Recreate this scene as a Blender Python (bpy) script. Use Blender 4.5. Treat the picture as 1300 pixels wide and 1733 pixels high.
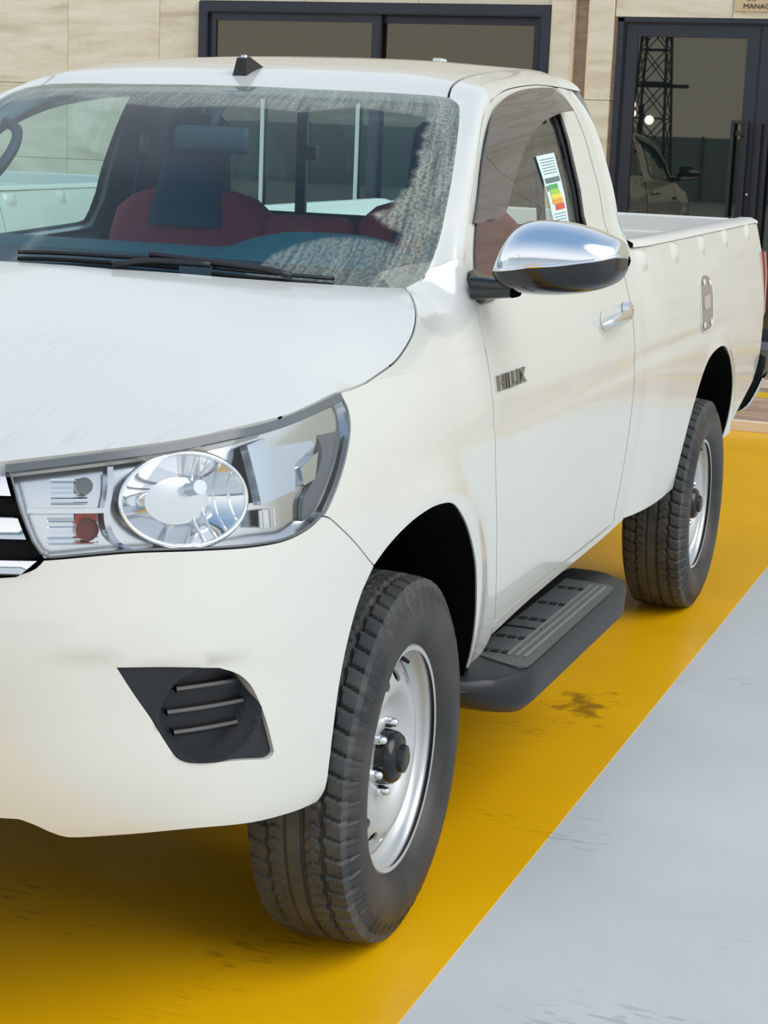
import bpy, bmesh, math, random
import numpy as np
from mathutils import Vector, Matrix
from mathutils.geometry import delaunay_2d_cdt

for o in list(bpy.data.objects): bpy.data.objects.remove(o, do_unlink=True)
SC = bpy.context.scene
COL = SC.collection
random.seed(4); RNG = np.random.default_rng(4)

# ------------------------------------------------------------------ camera
cam = bpy.data.objects.new('camera', bpy.data.cameras.new('camera')); COL.objects.link(cam)
CP = Vector((2.0049, -3.3686, 1.5928)); YAW, PIT, ROL, FPX = .3504, .1976, .0400, 3139.9
f_ = Vector((-math.sin(YAW)*math.cos(PIT), math.cos(YAW)*math.cos(PIT), -math.sin(PIT)))
r_ = Vector((math.cos(YAW), math.sin(YAW), 0)); u_ = r_.cross(f_)
r2, u2 = r_*math.cos(ROL)+u_*math.sin(ROL), u_*math.cos(ROL)-r_*math.sin(ROL)
cam.matrix_world = Matrix(((r2.x, u2.x, -f_.x, CP.x), (r2.y, u2.y, -f_.y, CP.y), (r2.z, u2.z, -f_.z, CP.z), (0, 0, 0, 1)))
cam.data.sensor_fit = 'HORIZONTAL'; cam.data.sensor_width = 36; cam.data.lens = FPX/1300*36
cam.data.clip_start = .05; cam.data.clip_end = 300
SC.camera = cam
# ------------------------------------------------------------------ sky, sun, exposure
wd = bpy.data.worlds.new('sky'); SC.world = wd; wd.use_nodes = True
nt = wd.node_tree; nt.nodes.clear()
def wn(t, **k):
    n = nt.nodes.new(t)
    for a, b in k.items(): setattr(n, a, b)
    return n
wo = wn('ShaderNodeOutputWorld'); bg = wn('ShaderNodeBackground'); ramp = wn('ShaderNodeValToRGB')
tcw = wn('ShaderNodeTexCoord'); sepw = wn('ShaderNodeSeparateXYZ')
nt.links.new(tcw.outputs['Generated'], sepw.inputs[0]); nt.links.new(sepw.outputs['Z'], ramp.inputs[0])
ramp.color_ramp.elements[0].position = 0; ramp.color_ramp.elements[0].color = (.95, .95, .93, 1)
ramp.color_ramp.elements[1].position = .95; ramp.color_ramp.elements[1].color = (.22, .36, .56, 1)
re_ = ramp.color_ramp.elements.new(.30); re_.color = (.84, .87, .90, 1)
nt.links.new(ramp.outputs[0], bg.inputs['Color']); bg.inputs["Strength"].default_value = .98
nt.links.new(bg.outputs[0], wo.inputs[0])
sun = bpy.data.objects.new('sun', bpy.data.lights.new('sun', 'SUN')); COL.objects.link(sun)
sun.data.energy = 2.0; sun.data.angle = math.radians(50); sun.data.color = (1, .97, .91)
sun.rotation_euler = Vector((1.0, -.15, .95)).to_track_quat('Z', 'Y').to_euler()
sun.location = (6, -6, 10)
SC.view_settings.view_transform = 'Standard'; SC.view_settings.look = 'None'
SC.view_settings.exposure = 0.30; SC.view_settings.gamma = 1; SC.view_settings.use_curve_mapping = False

# ------------------------------------------------------------------ materials
def srgb(r, g, b):
    f = lambda c: (c/255/12.92 if c/255 <= .04045 else ((c/255+.055)/1.055)**2.4)
    return (f(r), f(g), f(b), 1)
MATS = {}
def mat(name, col=(200, 200, 200), rough=.5, metal=0, coat=0, spec=.5, bump=None, vary=None, alpha=None, emit=None):
    """bump=(scale,strength) noise bump; vary=(scale,colour2,contrast) noise colour mix"""
    m = bpy.data.materials.new(name); m.use_nodes = True; t = m.node_tree; b = t.nodes['Principled BSDF']
    b.inputs['Base Color'].default_value = srgb(*col); b.inputs['Roughness'].default_value = rough
    b.inputs['Metallic'].default_value = metal; b.inputs['Coat Weight'].default_value = coat
    b.inputs['Specular IOR Level'].default_value = spec; b.inputs['Coat Roughness'].default_value = .06
    if emit: b.inputs['Emission Color'].default_value = srgb(*col); b.inputs['Emission Strength'].default_value = emit
    if bump or vary:
        tc = t.nodes.new('ShaderNodeTexCoord')
    if vary:
        n = t.nodes.new('ShaderNodeTexNoise'); n.inputs['Scale'].default_value = vary[0]; n.inputs['Detail'].default_value = 6
        t.links.new(tc.outputs['Object'], n.inputs['Vector'])
        r = t.nodes.new('ShaderNodeValToRGB'); c = vary[2] if len(vary) > 2 else .15
        r.color_ramp.elements[0].position = .5-c; r.color_ramp.elements[1].position = .5+c
        r.color_ramp.elements[0].color = srgb(*col); r.color_ramp.elements[1].color = srgb(*vary[1])
        t.links.new(n.outputs['Fac'], r.inputs[0]); t.links.new(r.outputs[0], b.inputs['Base Color'])
    if bump:
        n = t.nodes.new('ShaderNodeTexNoise'); n.inputs['Scale'].default_value = bump[0]; n.inputs['Detail'].default_value = 4
        t.links.new(tc.outputs['Object'], n.inputs['Vector'])
        bp = t.nodes.new('ShaderNodeBump'); bp.inputs['Strength'].default_value = bump[1]; bp.inputs['Distance'].default_value = .01
        t.links.new(n.outputs['Fac'], bp.inputs['Height']); t.links.new(bp.outputs[0], b.inputs['Normal'])
    MATS[name] = m
    return m
def two_sided_ior(t, fr, ior):
    """a thin pane reflects alike from both sides"""
    g = t.nodes.new('ShaderNodeNewGeometry'); m = t.nodes.new('ShaderNodeMapRange'); m.inputs['To Min'].default_value = ior; m.inputs['To Max'].default_value = 1/ior
    t.links.new(g.outputs['Backfacing'], m.inputs['Value']); t.links.new(m.outputs[0], fr.inputs[0])
def glass(name, tint=(.8, .9, .88), refl=1.0, ior=1.5, dust_haze=None, rough=0.0, body=None):
    """thin sheet glass: tinted see-through plus mirror reflection by angle"""
    m = bpy.data.materials.new(name); m.use_nodes = True; t = m.node_tree; t.nodes.clear()
    o = t.nodes.new('ShaderNodeOutputMaterial'); tr = t.nodes.new('ShaderNodeBsdfTransparent'); tr.inputs[0].default_value = (*tint, 1)
    gl = t.nodes.new('ShaderNodeBsdfGlossy'); gl.inputs['Roughness'].default_value = rough; gl.inputs[0].default_value = (refl, refl, refl, 1)
    fr = t.nodes.new('ShaderNodeFresnel'); two_sided_ior(t, fr, ior)
    mx = t.nodes.new('ShaderNodeMixShader'); t.links.new(fr.outputs[0], mx.inputs[0])
    base = tr.outputs[0]
    if body:
        df = t.nodes.new('ShaderNodeBsdfDiffuse'); df.inputs[0].default_value = (*body[0], 1)
        m0 = t.nodes.new('ShaderNodeMixShader'); m0.inputs[0].default_value = body[1]
        t.links.new(tr.outputs[0], m0.inputs[1]); t.links.new(df.outputs[0], m0.inputs[2]); base = m0.outputs[0]
    t.links.new(base, mx.inputs[1]); t.links.new(gl.outputs[0], mx.inputs[2])
    t.links.new(mx.outputs[0], o.inputs[0]); MATS[name] = m
    return m
def N_(t, typ, **k):
    n = t.nodes.new(typ)
    for a, b in k.items():
        if a.startswith('i_'):
            n.inputs[int(a[2:]) if a[2:].isdigit() else a[2:].replace('_', ' ')].default_value = b
        else: setattr(n, a, b)
    return n

def hood_dirt():
    m = mat('hood_paint', (205, 206, 200), .24, coat=.7); t = m.node_tree; b = t.nodes['Principled BSDF']; L = t.links.new
    tc = N_(t, 'ShaderNodeTexCoord'); mp = N_(t, 'ShaderNodeMapping'); mp.inputs['Scale'].default_value = (70, 7, 7); L(tc.outputs['Object'], mp.inputs[0])
    n = N_(t, 'ShaderNodeTexNoise'); n.inputs['Scale'].default_value = 1; n.inputs['Detail'].default_value = 6; n.inputs['Distortion'].default_value = .4; L(mp.outputs[0], n.inputs['Vector'])
    n2 = N_(t, 'ShaderNodeTexNoise'); n2.inputs['Scale'].default_value = 3.2; n2.inputs['Detail'].default_value = 3; L(tc.outputs['Object'], n2.inputs['Vector'])
    s = N_(t, 'ShaderNodeSeparateXYZ'); L(tc.outputs['Object'], s.inputs[0]); yr = N_(t, 'ShaderNodeMapRange'); yr.inputs['From Min'].default_value = -.30; yr.inputs['From Max'].default_value = -.72; L(s.outputs['Y'], yr.inputs['Value'])
    a = N_(t, 'ShaderNodeMapRange'); a.inputs['From Min'].default_value = .52; a.inputs['From Max'].default_value = .66; L(n.outputs['Fac'], a.inputs['Value'])
    c = N_(t, 'ShaderNodeMapRange'); c.inputs['From Min'].default_value = .42; c.inputs['From Max'].default_value = .58; L(n2.outputs['Fac'], c.inputs['Value'])
    m1 = N_(t, 'ShaderNodeMath', operation='MULTIPLY'); L(a.outputs[0], m1.inputs[0]); L(c.outputs[0], m1.inputs[1])
    m2 = N_(t, 'ShaderNodeMath', operation='MULTIPLY'); L(m1.outputs[0], m2.inputs[0]); L(yr.outputs[0], m2.inputs[1])
    mx = N_(t, 'ShaderNodeMixRGB'); mx.inputs[1].default_value = srgb(205, 206, 200); mx.inputs[2].default_value = srgb(188, 186, 178); L(m2.outputs[0], mx.inputs[0]); L(mx.outputs[0], b.inputs['Base Color'])
    return m
PAINT = mat('white_paint', (205, 206, 200), .22, coat=.8)
mat('gap_black', (6, 6, 8), .8)
mat('black_plastic', (17, 19, 23), .38)
mat('satin_black', (22, 26, 31), .45, bump=(900, .08))
mat('arch_liner', (5, 5, 6), .9, spec=.1)
mat('chrome', (235, 238, 242), .05, metal=1)
mat('chrome_soft', (215, 219, 224), .16, metal=1)
mat('silver_steel', (198, 200, 200), .38, metal=.6)
mat('chrome_cap', (232, 236, 242), .13, metal=1)
mat('rubber', (46, 49, 52), .65, vary=(14, (72, 73, 73), .2))
mat('rubber_side', (26, 29, 32), .5, vary=(7, (56, 52, 52), .14))
mat('hub_black', (14, 16, 19), .22)
mat('dash', (26, 68, 80), .55)
mat('dash_low', (14, 24, 36), .6)
mat('seat_cloth', (150, 52, 62), .9, bump=(400, .2))
mat('seat_dark', (30, 58, 84), .85, bump=(400, .2))
mat('trim_grey', (112, 122, 124), .7)
mat('trim_dark', (40, 50, 58), .6)
mat('headliner', (150, 158, 158), .9)
mat('amber', (205, 70, 14), .25)
mat('amber_dark', (92, 22, 10), .3)
mat('lamp_red', (160, 18, 30), .12, coat=1)
mat('smoke', (60, 62, 66), .12)
mat('lamp_grey', (92, 98, 104), .18)
mat('sticker_white', (206, 226, 224), .5)
for n_, c_ in dict(st_green=(70, 160, 92), st_lime=(150, 196, 72), st_yellow=(222, 206, 60), st_orange=(228, 150, 54), st_red=(206, 76, 60), st_dark=(92, 112, 118)).items(): mat(n_, c_, .5)
mat('fuel_lid', (128, 120, 112), .3, coat=.4)
mat('fuel_mark', (170, 164, 158), .4)
mat('step_pad', (74, 77, 78), .5, bump=(260, .15))
mat('step_silver', (128, 130, 130), .42, metal=.5)
mat('bed_white', (218, 218, 213), .35, coat=.3)
glass('lens', (.93, .95, .96), ior=1.45)
glass('side_glass', (.86, .93, .90), ior=1.5)
glass('rear_glass', (.90, .96, .94), ior=1.5)
glass('visor_smoke', (.30, .29, .30), ior=1.6, body=((.075, .07, .075), .72))

# ------------------------------------------------------------------ mesh helpers
def prop(o, label=None, cat=None, group=None, kind=None):
    for k, v in (('label', label), ('category', cat), ('group', group), ('kind', kind)):
        if v: o[k] = v
    return o
def empty(name, loc=(0, 0, 0), **k):
    o = bpy.data.objects.new(name, None); COL.objects.link(o); o.location = loc; o.empty_display_size = .1
    return prop(o, **k)
def link(name, me, material, parent=None, smooth=None):
    if isinstance(material, str): material = MATS[material]
    if material and not me.materials: me.materials.append(material)
    o = bpy.data.objects.new(name, me); COL.objects.link(o)
    if parent: o.parent = parent; o.matrix_parent_inverse = parent_inv(parent)
    if smooth: 
        for p_ in me.polygons: p_.use_smooth = True
    return o
def parent_inv(p):
    def world(q): return (world(q.parent) @ q.matrix_parent_inverse if q.parent else Matrix.Identity(4)) @ q.matrix_basis
    return world(p).inverted()
class MB:
    """collects shapes into one mesh"""
    def __init__(s): s.v = []; s.f = []; s.m = []; s.cur = 0
    def add(s, V, F):
        k = len(s.v); s.v += [tuple(map(float, a)) for a in V]; s.f += [tuple(int(i)+k for i in f) for f in F]; s.m += [s.cur]*len(F)
    def box(s, c, d, M=None, bev=0):
        bm = bmesh.new(); bmesh.ops.create_cube(bm, size=1)
        for v in bm.verts: v.co = Vector((v.co.x*d[0], v.co.y*d[1], v.co.z*d[2]))
        if bev: bmesh.ops.bevel(bm, geom=bm.edges[:], offset=bev, segments=2, profile=.5, affect='EDGES')
        bm.verts.index_update()
        V = [(M @ v.co if M else v.co)+Vector(c) for v in bm.verts]; F = [[v.index for v in f.verts] for f in bm.faces]; bm.free(); s.add(V, F); return s
    def box2(s, a, b, bev=0):
        a = np.array(a, float); b = np.array(b, float); return s.box((a+b)/2, np.abs(b-a), bev=bev)
    def tube(s, path, r, n=10, closed=False, cap=True):
        P = [Vector(p) for p in path]; m = len(P); rr = r if hasattr(r, '__len__') else [r]*m
        prev = None; V = []; F = []
        for i, p in enumerate(P):
            if closed: t = (P[(i+1) % m]-P[i-1])
            else: t = P[min(i+1, m-1)]-P[max(i-1, 0)]
            t.normalize()
            if prev is None: a = t.cross(Vector((0, 0, 1)) if abs(t.z) < .9 else Vector((1, 0, 0)))
            else: a = prev-t*prev.dot(t)
            a.normalize(); prev = a; b = t.cross(a)
            for k in range(n):
                g = 2*math.pi*k/n; V.append(p+(a*math.cos(g)+b*math.sin(g))*rr[i])
        for i in range(m if closed else m-1):
            for k in range(n): F.append((i*n+k, i*n+(k+1) % n, ((i+1) % m)*n+(k+1) % n, ((i+1) % m)*n+k))
        if cap and not closed: F.append(tuple(range(n))[::-1]); F.append(tuple((m-1)*n+k for k in range(n)))
        s.add(V, F); return s
    def lathe(s, prof, n=48, M=None, cap0=False, cap1=False):
        """prof: (r, h) around local Z"""
        V = []; F = []; m = len(prof)
        for r, h in prof:
            for k in range(n):
                g = 2*math.pi*k/n; q = Vector((r*math.cos(g), r*math.sin(g), h)); V.append(M @ q if M else q)
        for i in range(m-1):
            for k in range(n): F.append((i*n+k, i*n+(k+1) % n, (i+1)*n+(k+1) % n, (i+1)*n+k))
        if cap0: F.append(tuple(range(n))[::-1])
        if cap1: F.append(tuple((m-1)*n+k for k in range(n)))
        s.add(V, F); return s
    def grid(s, G, closed_u=False, flip=False):
        """G: (nu,nv,3)"""
        nu, nv = G.shape[:2]; F = []
        for i in range(nu if closed_u else nu-1):
            for j in range(nv-1):
                a, b, c, d = i*nv+j, ((i+1) % nu)*nv+j, ((i+1) % nu)*nv+j+1, i*nv+j+1
                F.append((a, d, c, b) if flip else (a, b, c, d))
        s.add(G.reshape(-1, 3), F); return s
    def prism(s, poly, ax, a, b):
        """extrude 2-D polygon (in the other two axes, cyclic order) along axis ax from a to b"""
        n = len(poly)
        def P(q, h):
            return {'x': (h, q[0], q[1]), 'y': (q[0], h, q[1]), 'z': (q[0], q[1], h)}[ax]
        V = [P(q, a) for q in poly]+[P(q, b) for q in poly]
        F = [(i, (i+1) % n, n+(i+1) % n, n+i) for i in range(n)]+[tuple(range(n))[::-1], tuple(range(n, 2*n))]
        s.add(V, F); return s
    def mirror(s):
        k = len(s.v); s.v += [(-x, y, z) for x, y, z in s.v]; s.f += [tuple(i+k for i in f)[::-1] for f in s.f]; s.m += s.m[:]; return s
    def build(s, name, material, parent=None, smooth=False, angle=None, mats=None, recalc=True):
        me = bpy.data.meshes.new(name); me.from_pydata(s.v, [], s.f)
        if recalc:
            bm = bmesh.new(); bm.from_mesh(me); bmesh.ops.recalc_face_normals(bm, faces=bm.faces[:]); bm.to_mesh(me); bm.free()
        if mats:
            for q in mats: me.materials.append(MATS[q])
            me.polygons.foreach_set('material_index', s.m)
        o = link(name, me, material, parent)
        if smooth or angle:
            me.polygons.foreach_set('use_smooth', [True]*len(me.polygons))
            if angle: me.set_sharp_from_angle(angle=math.radians(angle))
        return o
def flipx(o, name=None):
    """mirror copy of an object's mesh to the other side of the truck"""
    me = o.data.copy(); n = len(me.vertices); co = np.empty(n*3, 'f'); me.vertices.foreach_get('co', co); co[0::3] *= -1
    bm = bmesh.new(); bm.from_mesh(me)
    for v in bm.verts: v.co.x *= -1
    bmesh.ops.reverse_faces(bm, faces=bm.faces[:]); bm.to_mesh(me); bm.free()
    c = bpy.data.objects.new(name or o.name.split('.')[0], me); COL.objects.link(c); c.parent = o.parent; c.matrix_parent_inverse = o.matrix_parent_inverse.copy()
    return c
def inpoly(P, poly):
    x, y = P[:, 0], P[:, 1]; c = np.zeros(len(P), bool); a = poly; b = np.roll(poly, -1, 0)
    for (x0, y0), (x1, y1) in zip(a, b):
        if y0 == y1: continue
        k = ((y0 > y) != (y1 > y)) & (x < (x1-x0)*(y-y0)/(y1-y0)+x0); c ^= k
    return c
def resample(pl, h, closed=True):
    pl = np.asarray(pl, float); out = []
    n = len(pl)
    for i in range(n if closed else n-1):
        a, b = pl[i], pl[(i+1) % n]; k = max(1, int(math.ceil(np.linalg.norm(b-a)/h)))
        out += [a+(b-a)*j/k for j in range(k)]
    if not closed: out.append(pl[-1])
    return np.array(out)
def smoothline(pts, h=.01):
    """Catmull-Rom through pts (open)"""
    p = np.asarray(pts, float); q = np.concatenate([[2*p[0]-p[1]], p, [2*p[-1]-p[-2]]]); out = []
    for i in range(1, len(q)-2):
        a, b, c, d = q[i-1], q[i], q[i+1], q[i+2]; k = max(2, int(np.linalg.norm(c-b)/h))
        for t in np.linspace(0, 1, k, endpoint=False):
            out.append(.5*((2*b)+(-a+c)*t+(2*a-5*b+4*c-d)*t*t+(-a+3*b-3*c+d)*t**3))
    out.append(p[-1]); return np.array(out)
def joinlines(*segs):
    """closed outline from open polylines (drops repeated joints)"""
    out = []
    for s_ in segs:
        for q in s_:
            if not out or np.hypot(q[0]-out[-1][0], q[1]-out[-1][1]) > 1e-5: out.append(tuple(q))
    if np.hypot(out[0][0]-out[-1][0], out[0][1]-out[-1][1]) < 1e-5: out.pop()
    return np.array(out)
def inset(poly, g):
    p = np.asarray(poly, float); a = np.roll(p, 1, 0); b = np.roll(p, -1, 0)
    area = .5*np.sum(p[:, 0]*b[:, 1]-b[:, 0]*p[:, 1]); sg = 1 if area > 0 else -1
    def nrm(v): l = np.linalg.norm(v, axis=1); l[l == 0] = 1; v = v/l[:, None]; return np.stack([-v[:, 1], v[:, 0]], 1)*sg
    n1, n2 = nrm(p-a), nrm(b-p); m = n1+n2; d = (m*n1).sum(1); m = m/np.maximum(d, .35)[:, None]
    return p+m*g
def panel(name, outline, surf, material, parent, holes=(), h=.025, lip=.014, gap=.0022, off=0., flip=False, both=False, holegap=0., lipmat=None):
    """sheet cut out of surf(u,v) by an outline, with edges turned inwards"""
    O = resample(inset(outline, gap), h*.6); HO = [resample(inset(q, -holegap) if holegap else np.asarray(q, float), h*.6) for q in holes]
    lo, hi = O.min(0), O.max(0); xs = np.arange(lo[0]+h/2, hi[0], h); ys = np.arange(lo[1]+h/2, hi[1], h)
    G = np.stack(np.meshgrid(xs, ys, indexing='ij'), -1).reshape(-1, 2)
    loops = [O]+HO
    if len(G):
        ok = inpoly(G, O)
        for q in HO: ok &= ~inpoly(G, q)
        G = G[ok]; B = np.concatenate(loops)
        if len(G):
            dm = np.concatenate([((B[None]-g[:, None])**2).sum(-1).min(1) for g in np.array_split(G, max(1, len(G)//400))]); G = G[dm > (h*.38)**2]
    V = np.concatenate(loops+[G]); E = []; k = 0
    for q in loops:
        n = len(q); E += [(k+i, k+(i+1) % n) for i in range(n)]; k += n
    cv, ce, cf, ov, oe, of = delaunay_2d_cdt([Vector(q) for q in V], E, [], 0, 1e-6)
    P2 = np.array([tuple(q) for q in cv]); F = [tuple(f) for f in cf]
    C = np.array([P2[list(f)].mean(0) for f in F]); ok = inpoly(C, O)
    for q in HO: ok &= ~inpoly(C, q)
    F = [f for f, k_ in zip(F, ok) if k_]
    e = 1e-3
    def ev(Q): return surf(Q[:, 0], Q[:, 1])
    def nor(Q):
        a = surf(Q[:, 0]+e, Q[:, 1])-surf(Q[:, 0]-e, Q[:, 1]); b = surf(Q[:, 0], Q[:, 1]+e)-surf(Q[:, 0], Q[:, 1]-e)
        n = np.cross(a, b); n /= np.maximum(np.linalg.norm(n, axis=1), 1e-9)[:, None]; return -n if flip else n
    X = ev(P2); Nn = nor(P2); offv = off(P2) if callable(off) else off
    X = X+Nn*(np.asarray(offv)[:, None] if np.ndim(offv) else offv)
    if flip: F = [f[::-1] for f in F]
    # orient faces by the analytic normal
    FF = []
    for f in F:
        a, b, c = X[f[0]], X[f[1]], X[f[2]]
        FF.append(f if np.dot(np.cross(b-a, c-a), Nn[f[0]]) > 0 else f[::-1])
    nmain = len(FF); VV = [tuple(x) for x in X]; LN = []
    for f in FF: LN += [tuple(Nn[i]) for i in f]
    if lip:
        # directed boundary edges
        cnt = {}
        for f in FF:
            for i in range(len(f)): cnt[(f[i], f[(i+1) % len(f)])] = 1
        bd = [(a, b) for (a, b) in cnt if (b, a) not in cnt]; mp = {}; mq = {}
        for a, b in bd:
            for i in (a, b):
                if i not in mp:
                    mp[i] = len(VV); VV.append(tuple(X[i])); mq[i] = len(VV); VV.append(tuple(X[i]-Nn[i]*lip))
        for a, b in bd:
            FF.append((mp[b], mp[a], mq[a], mq[b])); LN += [(0, 0, 0)]*4
    def mk(sx):
        vv = [(sx*x, y, z) for x, y, z in VV]; ff = FF if sx > 0 else [f[::-1] for f in FF]
        me = bpy.data.meshes.new(name); me.from_pydata(vv, [], ff)
        me.polygons.foreach_set('use_smooth', [True]*len(ff))
        ln = []; k = 0
        for f in FF:
            q = [(sx*a, b, c) for a, b, c in LN[k:k+len(f)]]; k += len(f); ln += q if sx > 0 else q[::-1]
        # recover per-loop order for mirrored faces
        me.normals_split_custom_set(ln)
        return link(name, me, material, parent)
    o = mk(1)
    return (o, mk(-1)) if both else o
def text_mesh(body, size=1., extrude=.0, bold=False):
    cu = bpy.data.curves.new('lettering', 'FONT'); cu.body = body; cu.size = size; cu.extrude = extrude; cu.align_x = 'LEFT'
    ob = bpy.data.objects.new('lettering', cu); COL.objects.link(ob); dg = bpy.context.evaluated_depsgraph_get(); dg.update()
    me = bpy.data.meshes.new_from_object(ob.evaluated_get(dg)); V = np.array([tuple(v.co) for v in me.vertices]); F = [tuple(p.vertices) for p in me.polygons]
    bpy.data.objects.remove(ob); bpy.data.curves.remove(cu); bpy.data.meshes.remove(me)
    return V, F
# ---- body surface (shared) ----
def nspline(xs, ys):
    """natural cubic spline -> callable (vectorised); ys may be (n,) or (n,k)"""
    xs=np.asarray(xs,float); ys=np.asarray(ys,float); n=len(xs)
    h=np.diff(xs); A=np.zeros((n,n)); B=np.zeros_like(ys)
    A[0,0]=A[-1,-1]=1
    for i in range(1,n-1):
        A[i,i-1]=h[i-1]; A[i,i]=2*(h[i-1]+h[i]); A[i,i+1]=h[i]
        B[i]=6*((ys[i+1]-ys[i])/h[i]-(ys[i]-ys[i-1])/h[i-1])
    M=np.linalg.solve(A,B)
    def f(x):
        x=np.asarray(x,float); i=np.clip(np.searchsorted(xs,x)-1,0,n-2)
        a=xs[i+1]-x; b=x-xs[i]; hh=h[i]
        if ys.ndim>1: a=a[...,None]; b=b[...,None]; hh=hh[...,None]
        lo=(M[i]*a**3+M[i+1]*b**3)/(6*hh)+(ys[i]/hh-M[i]*hh/6)*a+(ys[i+1]/hh-M[i+1]*hh/6)*b
        return lo
    return f
def sstep(a,b,x):
    t=np.clip((x-a)/(b-a),0,1); return t*t*(3-2*t)
_PL=np.array([(-.2,-.98),(0,-.99),(.2,-.98),(.4,-.935),(.55,-.865),(.66,-.78),(.74,-.685),(.80,-.56),(.835,-.42),(.852,-.27),(.86,-.1),(.8605,.1),(.86,.5),(.86,1.),(.86,2.),(.86,3.),(.857,3.7),(.85,4.2)])
_u=np.concatenate([[0],np.cumsum(np.hypot(*np.diff(_PL,axis=0).T))]); _u-=_u[1]
PLAN=nspline(_u,_PL)
_ss=np.linspace(_u[0],_u[-1],3000); _sp=PLAN(_ss)
def s_of_y(y): 
    m=_ss>.9; return np.interp(y,_sp[m,1],_ss[m])
def s_of_x(x):
    m=(_ss<1.0)&(_ss>=-.2); return np.interp(x,_sp[m,0],_ss[m])
ZL=[.36,.42,.48,.56,.66,.78,.90,1.0,1.08,1.15,1.21,1.26,1.31,1.38,1.46,1.54,1.62,1.67,1.71,1.745]
_up=[.110,.130,.155,.183,.205,.228,.255]
_ST=[ # s , d(z)
 (0.0,            [.10,.045,.02,.006,0,.0,.02,.045,.075,.12,.20,.30,.42]+_up),
 (s_of_x(.60),    [.10,.045,.02,.006,0,.0,.018,.035,.06,.10,.16,.24,.34]+_up),
 (s_of_x(.80),    [.06,.025,.012,.005,.002,0,.006,.02,.04,.07,.12,.19,.28]+_up),
 (s_of_y(-.30),   [.04,.018,.010,.004,.000,0,0,.012,.032,.062,.095,.14,.20]+_up),
 (s_of_y(.20),    [.09,.065,.047,.032,.018,.006,0,.004,.016,.040,.070,.105,.15]+_up),
 (s_of_y(.50),    [.09,.065,.047,.032,.019,.007,0,0,.008,.022,.040,.060,.085]+_up),
 (s_of_y(1.85),   [.09,.065,.047,.032,.019,.007,0,0,.008,.020,.036,.052,.072]+_up),
 (s_of_y(2.1),    [.08,.055,.040,.028,.016,.005,0,0,.006,.014,.025,.036,.048]+[.065,.09,.11,.13,.14,.15,.16]),
 (s_of_y(4.08),   [.08,.055,.040,.028,.016,.005,0,0,.006,.014,.025,.036,.048]+[.065,.09,.11,.13,.14,.15,.16])]
_SK=np.array([a for a,b in _ST]); _DF=[nspline(ZL,b) for a,b in _ST]
def W(s,z):
    """body side surface; s = plan arc length from the nose centre, z = height -> (n,3)"""
    s=np.atleast_1d(np.asarray(s,float)); z=np.atleast_1d(np.asarray(z,float)); s,z=np.broadcast_arrays(s,z)
    C=PLAN(s); T=PLAN(s+1e-3)-PLAN(s-1e-3); T/=np.linalg.norm(T,axis=-1)[...,None]
    N=np.stack([T[...,1],-T[...,0]],-1)
    i=np.clip(np.searchsorted(_SK,s)-1,0,len(_SK)-2); t=np.clip((s-_SK[i])/(_SK[i+1]-_SK[i]),0,1); t=t*t*(3-2*t)
    D=np.stack([f(z) for f in _DF],0); sh=np.indices(s.shape)
    d=np.take_along_axis(D,i[None],0)[0]*(1-t)+np.take_along_axis(D,(i+1)[None],0)[0]*t
    y=C[...,1]
    for y0 in (0.,3.085):
        r=np.hypot(y-y0,z-.435)
        d=d-.014*np.exp(-((r-.47)/.05)**2)*sstep(y0-.3,y0+.1,y)*(z>.3)
    # front bumper facet that holds the lamp cover
    zz=z+.10*(s-.66)
    d=d+.008*sstep(.764,.742,zz)*sstep(.52,.72,z)*sstep(.50,.70,s)*sstep(1.04,.80,s)
    # light crease along the sides
    d=d+.004*np.exp(-((z-1.0)/.02)**2)*sstep(1.75,2.1,s)*sstep(5.2,4.6,s)
    P=C-N*d[...,None]
    return np.concatenate([P,z[...,None]],-1)
class TPS:
    """height field h(a,b) over a rotated frame, through the given points"""
    def __init__(self,pts,n,lam=1e-5,up=(0,0,1)):
        n=np.array(n,float); n/=np.linalg.norm(n); up=np.array(up,float)
        e1=np.cross(up,n); e1/=np.linalg.norm(e1); e2=np.cross(n,e1)
        self.F=np.stack([e1,e2,n]); q=np.asarray(pts,float)@self.F.T
        self.c=q[:,:2]; k=self._k(self.c); m=len(q)
        Pm=np.concatenate([np.ones((m,1)),self.c],1)
        A=np.zeros((m+3,m+3)); A[:m,:m]=k+lam*np.eye(m); A[:m,m:]=Pm; A[m:,:m]=Pm.T
        self.w=np.linalg.solve(A,np.concatenate([q[:,2],np.zeros(3)]))
    def _k(self,ab):
        r2=((ab[:,None]-self.c[None])**2).sum(-1)
        return .5*r2*np.log(r2+1e-12)
    def uv(self,P): return (np.atleast_2d(P)@self.F.T)[:,:2]
    def __call__(self,a,b):
        ab=np.stack([np.ravel(a),np.ravel(b)],1)
        h=self._k(ab)@self.w[:-3]+self.w[-3]+ab@self.w[-2:]
        return np.concatenate([ab,h[:,None]],1)@self.F
_WE=np.array([(.690,.330,1.268),(.700,.372,1.302),(.707,.400,1.328),(.708,.432,1.358),(.706,.470,1.394),(.695,.540,1.462),(.675,.630,1.531),(.647,.735,1.602),(.618,.830,1.657),(.598,.882,1.681),(.562,.928,1.698)])
_wu=np.concatenate([[0],np.cumsum(np.linalg.norm(np.diff(_WE,axis=0),axis=1))]); WS_LEN=_wu[-1]; _wu/=_wu[-1]; _WEF=nspline(_wu,_WE)
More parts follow.
